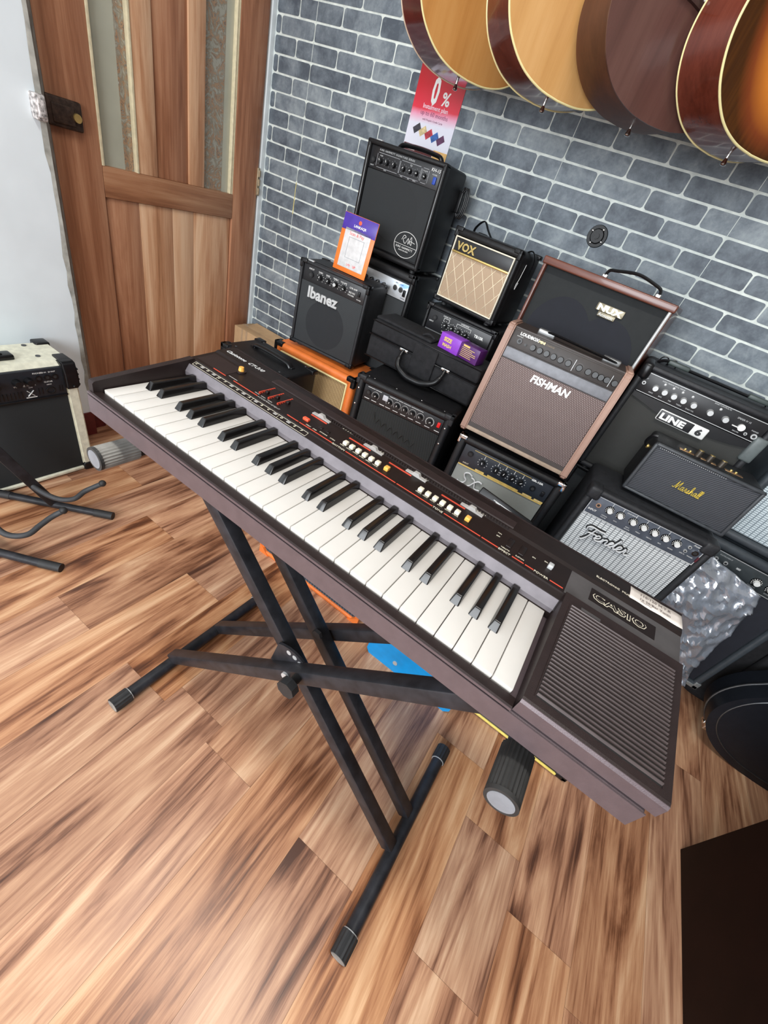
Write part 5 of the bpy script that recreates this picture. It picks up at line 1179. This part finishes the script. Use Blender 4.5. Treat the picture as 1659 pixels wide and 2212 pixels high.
    b = nb()
    for s in (-1, 1): tube(b, [Vector((0, dy+.045, -.02)), Vector((s*.040*math.cos(a)+nx_*.0, dy+.035+s*.040*math.sin(a), -.045)), Vector((s*.040*math.cos(a)+nx_*.06, dy+ny_*.06+s*.040*math.sin(a)+.02, -.042))], .006, 10)
    obj('yoke', b, M['rubber'], Hh)
    return A
guitar('amber-topped guitar with dark red gloss sides, leftmost of the hanging guitars', -.844, 1.471, .273, 56.07, .115, amber, redside, M['binding'], plain('pale_pink_binding', (.70, .55, .40), .3))
guitar('pale amber-topped guitar with red-brown gloss sides, second from the left of the hanging guitars', -.530, 1.367, .256, 47, .113, amber2, redbrown, M['binding'], M['binding'])
guitar('all dark brown satin guitar without pale edging, third from the left of the hanging guitars', -.317, 1.389, .260, 43.5, .112, mahog, mahogs, None, None)
guitar('sunburst guitar with cream binding and red gloss sides, rightmost of the hanging guitars', -.103, 1.420, .261, 45, .114, sun, redside if False else redbrown, M['binding'], M['binding'])
# bare round hanger plate on the wall
A = thing('wall_plate', 'round black screw-on mounting plate alone on the brick wall above the wood-framed amp', 'wall mount', at(-.289, WY, .0675))
b = nb(); cyl(b, (0, -.001, 0), (0, -.006, 0), .031, 40, r1=.029); cyl(b, (0, -.006, 0), (0, -.011, 0), .021, 32, r1=.018); cyl(b, (0, -.011, 0), (0, -.016, 0), .008, 24); obj('disc', b, M['black'], A)
for k in range(4):
    a = math.radians(62+90*k); b = nb(); ball(b, (.0225*math.cos(a), -.0075, .0225*math.sin(a)), .0034, s=(1, .5, 1)); obj('screw', b, M['chrome'], A)

# ================================================================ GUITAR STAND (left)
A = thing('guitar_stand', 'black tubular folding guitar stand with two curled arms, on the floor before the cream amp', 'guitar stand', (-1.30, .38, 0))
def q_(x, y, z): return (x+1.30, y-.38, z+EYE)
b = nb(); cyl(b, q_(-1.47, .365, -1.156), q_(-1.19, .552, -1.156), .0125, 18); f = obj('foot_tube', b, M['steel'], A)
b = nb(); cyl(b, q_(-1.225, .528, -1.156), q_(-1.176, .561, -1.156), .0138, 18); obj('end_cap', b, M['rubber'], f)
b = nb(); cyl(b, q_(-1.475, .362, -1.156), q_(-1.445, .382, -1.156), .0138, 18); obj('end_cap', b, M['rubber'], f)
b = nb(); cyl(b, q_(-1.34, .180, -1.156), q_(-1.075, .320, -1.156), .0125, 18); f = obj('foot_tube', b, M['steel'], A)
b = nb(); cyl(b, q_(-1.105, .304, -1.156), q_(-1.052, .334, -1.156), .0138, 18); obj('end_cap', b, M['rubber'], f)
b = nb(); sqtube(b, q_(-1.335, .455, -1.150), q_(-1.395, .275, -.70), .030, .020, up=(1, 0, 0)); obj('upright', b, M['steel'], A)
b = nb(); sqtube(b, q_(-1.245, .225, -1.150), q_(-1.385, .285, -.70), .030, .020, up=(1, 0, 0)); obj('upright', b, M['steel'], A)
b = nb(); rbox(b, *(-1.42+1.30, -1.36+1.30), *(.255-.38, .305-.38), -.73+EYE, -.66+EYE, .008); obj('hinge_block', b, M['rubber'], A)
b = nb(); ball(b, q_(-1.372, .335, -.90), .005); obj('rivet', b, M['chrome'], A)
b = nb(); tube(b, spline([q_(*p) for p in ((-1.365, .405, -1.045), (-1.320, .425, -1.075), (-1.278, .452, -1.092), (-1.252, .485, -1.090), (-1.258, .522, -1.080), (-1.250, .548, -1.068), (-1.238, .570, -1.055))], 6), .0085, 12); o = obj('cradle_arm', b, plain('matte_grey_black_foam', (.04, .042, .046), .6), A)
b = nb(); ball(b, q_(-1.236, .573, -1.052), .0115); obj('arm_tip', b, M['rubber'], o)
b = nb(); tube(b, spline([q_(*p) for p in ((-1.335, .250, -1.02), (-1.27, .262, -1.060), (-1.205, .275, -1.090), (-1.170, .312, -1.090), (-1.180, .355, -1.082), (-1.186, .390, -1.072), (-1.178, .418, -1.058))], 6), .0085, 12); o = obj('cradle_arm', b, plain('matte_grey_black_foam', (.04, .042, .046), .6), A)
b = nb(); ball(b, q_(-1.177, .421, -1.055), .0115); obj('arm_tip', b, M['rubber'], o)

# ================================================================ BLACK HARD CASE AND CABINET (right)
A = thing('guitar_case', 'rounded black hard guitar case with chrome latch, standing near the dark wooden cabinet', 'guitar case', at(1.100, 1.395, -EYE), (0, math.radians(0), math.radians(0)))
cp = [(x*1.28, z*1.28+.0) for x, z in OUT]; cp2 = [(x, z) for x, z in cp]
b = nb(); prism(b, cp, 1, 0, .062, smooth=True); obj('case_body', b, plain('blue_black_leatherette', (.010, .012, .017), .38, bmp=.4, bscale=250), A)
b = nb(); prism(b, cp, 1, -.060, -.002, smooth=True); bmesh.ops.bevel(b, geom=[e for e in b.edges if all(v.co.y < -.05 for v in e.verts)], offset=.018, segments=4, affect='EDGES')
for f in b.faces: f.smooth = True
obj('case_lid', b, plain('blue_black_leatherette', (.010, .012, .017), .38, bmp=.4, bscale=250), A)
b = nb(); tube(b, [(x*1.005, -.001, z*1.0) for x, z in cp], .0035, 8, closed=True); obj('metal_valance', b, plain('dark_nickel', (.12, .125, .13), .3, .8), A)
b = nb(); tube(b, [(x*.90, -.0605, z*.90+.028) for x, z in cp], .0022, 6, closed=True); obj('lid_piping', b, plain('dark_nickel', (.12, .125, .13), .3, .8), A)
for x, z in ((-.190, .055), (-.185, .38), (.190, .055)):
    b = nb(); s = -1 if x < 0 else 1; rbox(b, x-.008, x+.008, -.025, .025, z-.014, z+.014, .003); ball(b, (x+s*.008, 0, z), .009, s=(.6, 1, 1.2)); obj('latch', b, M['chrome'], A)
b = nb(); rbox(b, -.05, .05, -.055, .055, .66, 1.12, .02); obj('neck_section', b, plain('blue_black_leatherette', (.010, .012, .017), .38, bmp=.4, bscale=250), A)
A = thing('gap_filler', 'added black block filling the shadowed gap behind the hard guitar case', 'gap filler', at(.835, 1.53, -EYE))  # added black block, stands in for the shadow behind the hard case
b = nb(); rbox(b, 0, .45, 0, .12, 0, .62, .05, 4); obj('filler_body', b, M['case'], A); b = nb(); rbox(b, .07, .38, -.03, .004, .12, .50, .02, 3); obj('filler_front', b, M['case'], A); b = nb(); tube(b, spline([(.18, .03, .60), (.19, .03, .65), (.25, .03, .65), (.26, .03, .60)], 5), .008, 8); obj('handle', b, M['plastic'], A)
A = thing('cabinet', 'dark reddish-brown wooden cabinet filling the lower right corner', 'cabinet', (.85, -.6, 0))
b = nb(); rbox(b, 0, .5, 0, 1.52, .0, .78, .003); obj('carcass', b, M['darkcab'], A)
b = nb(); rbox(b, -.01, .51, -.01, 1.53, .78, .80, .003); obj('worktop', b, M['darkcab'], A)
b = nb(); rbox(b, .51-.01, .512, .02, .74, .04, .76, .002); o = obj('door', b, M['darkcab'], A); b = nb(); cyl(b, (.51, .70, .5), (.53, .70, .5), .01, 12); obj('knob', b, M['gold'], o)
b = nb(); rbox(b, .51-.01, .512, .78, 1.50, .04, .76, .002); o = obj('door', b, M['darkcab'], A); b = nb(); cyl(b, (.51, .82, .5), (.53, .82, .5), .01, 12); obj('knob', b, M['gold'], o)
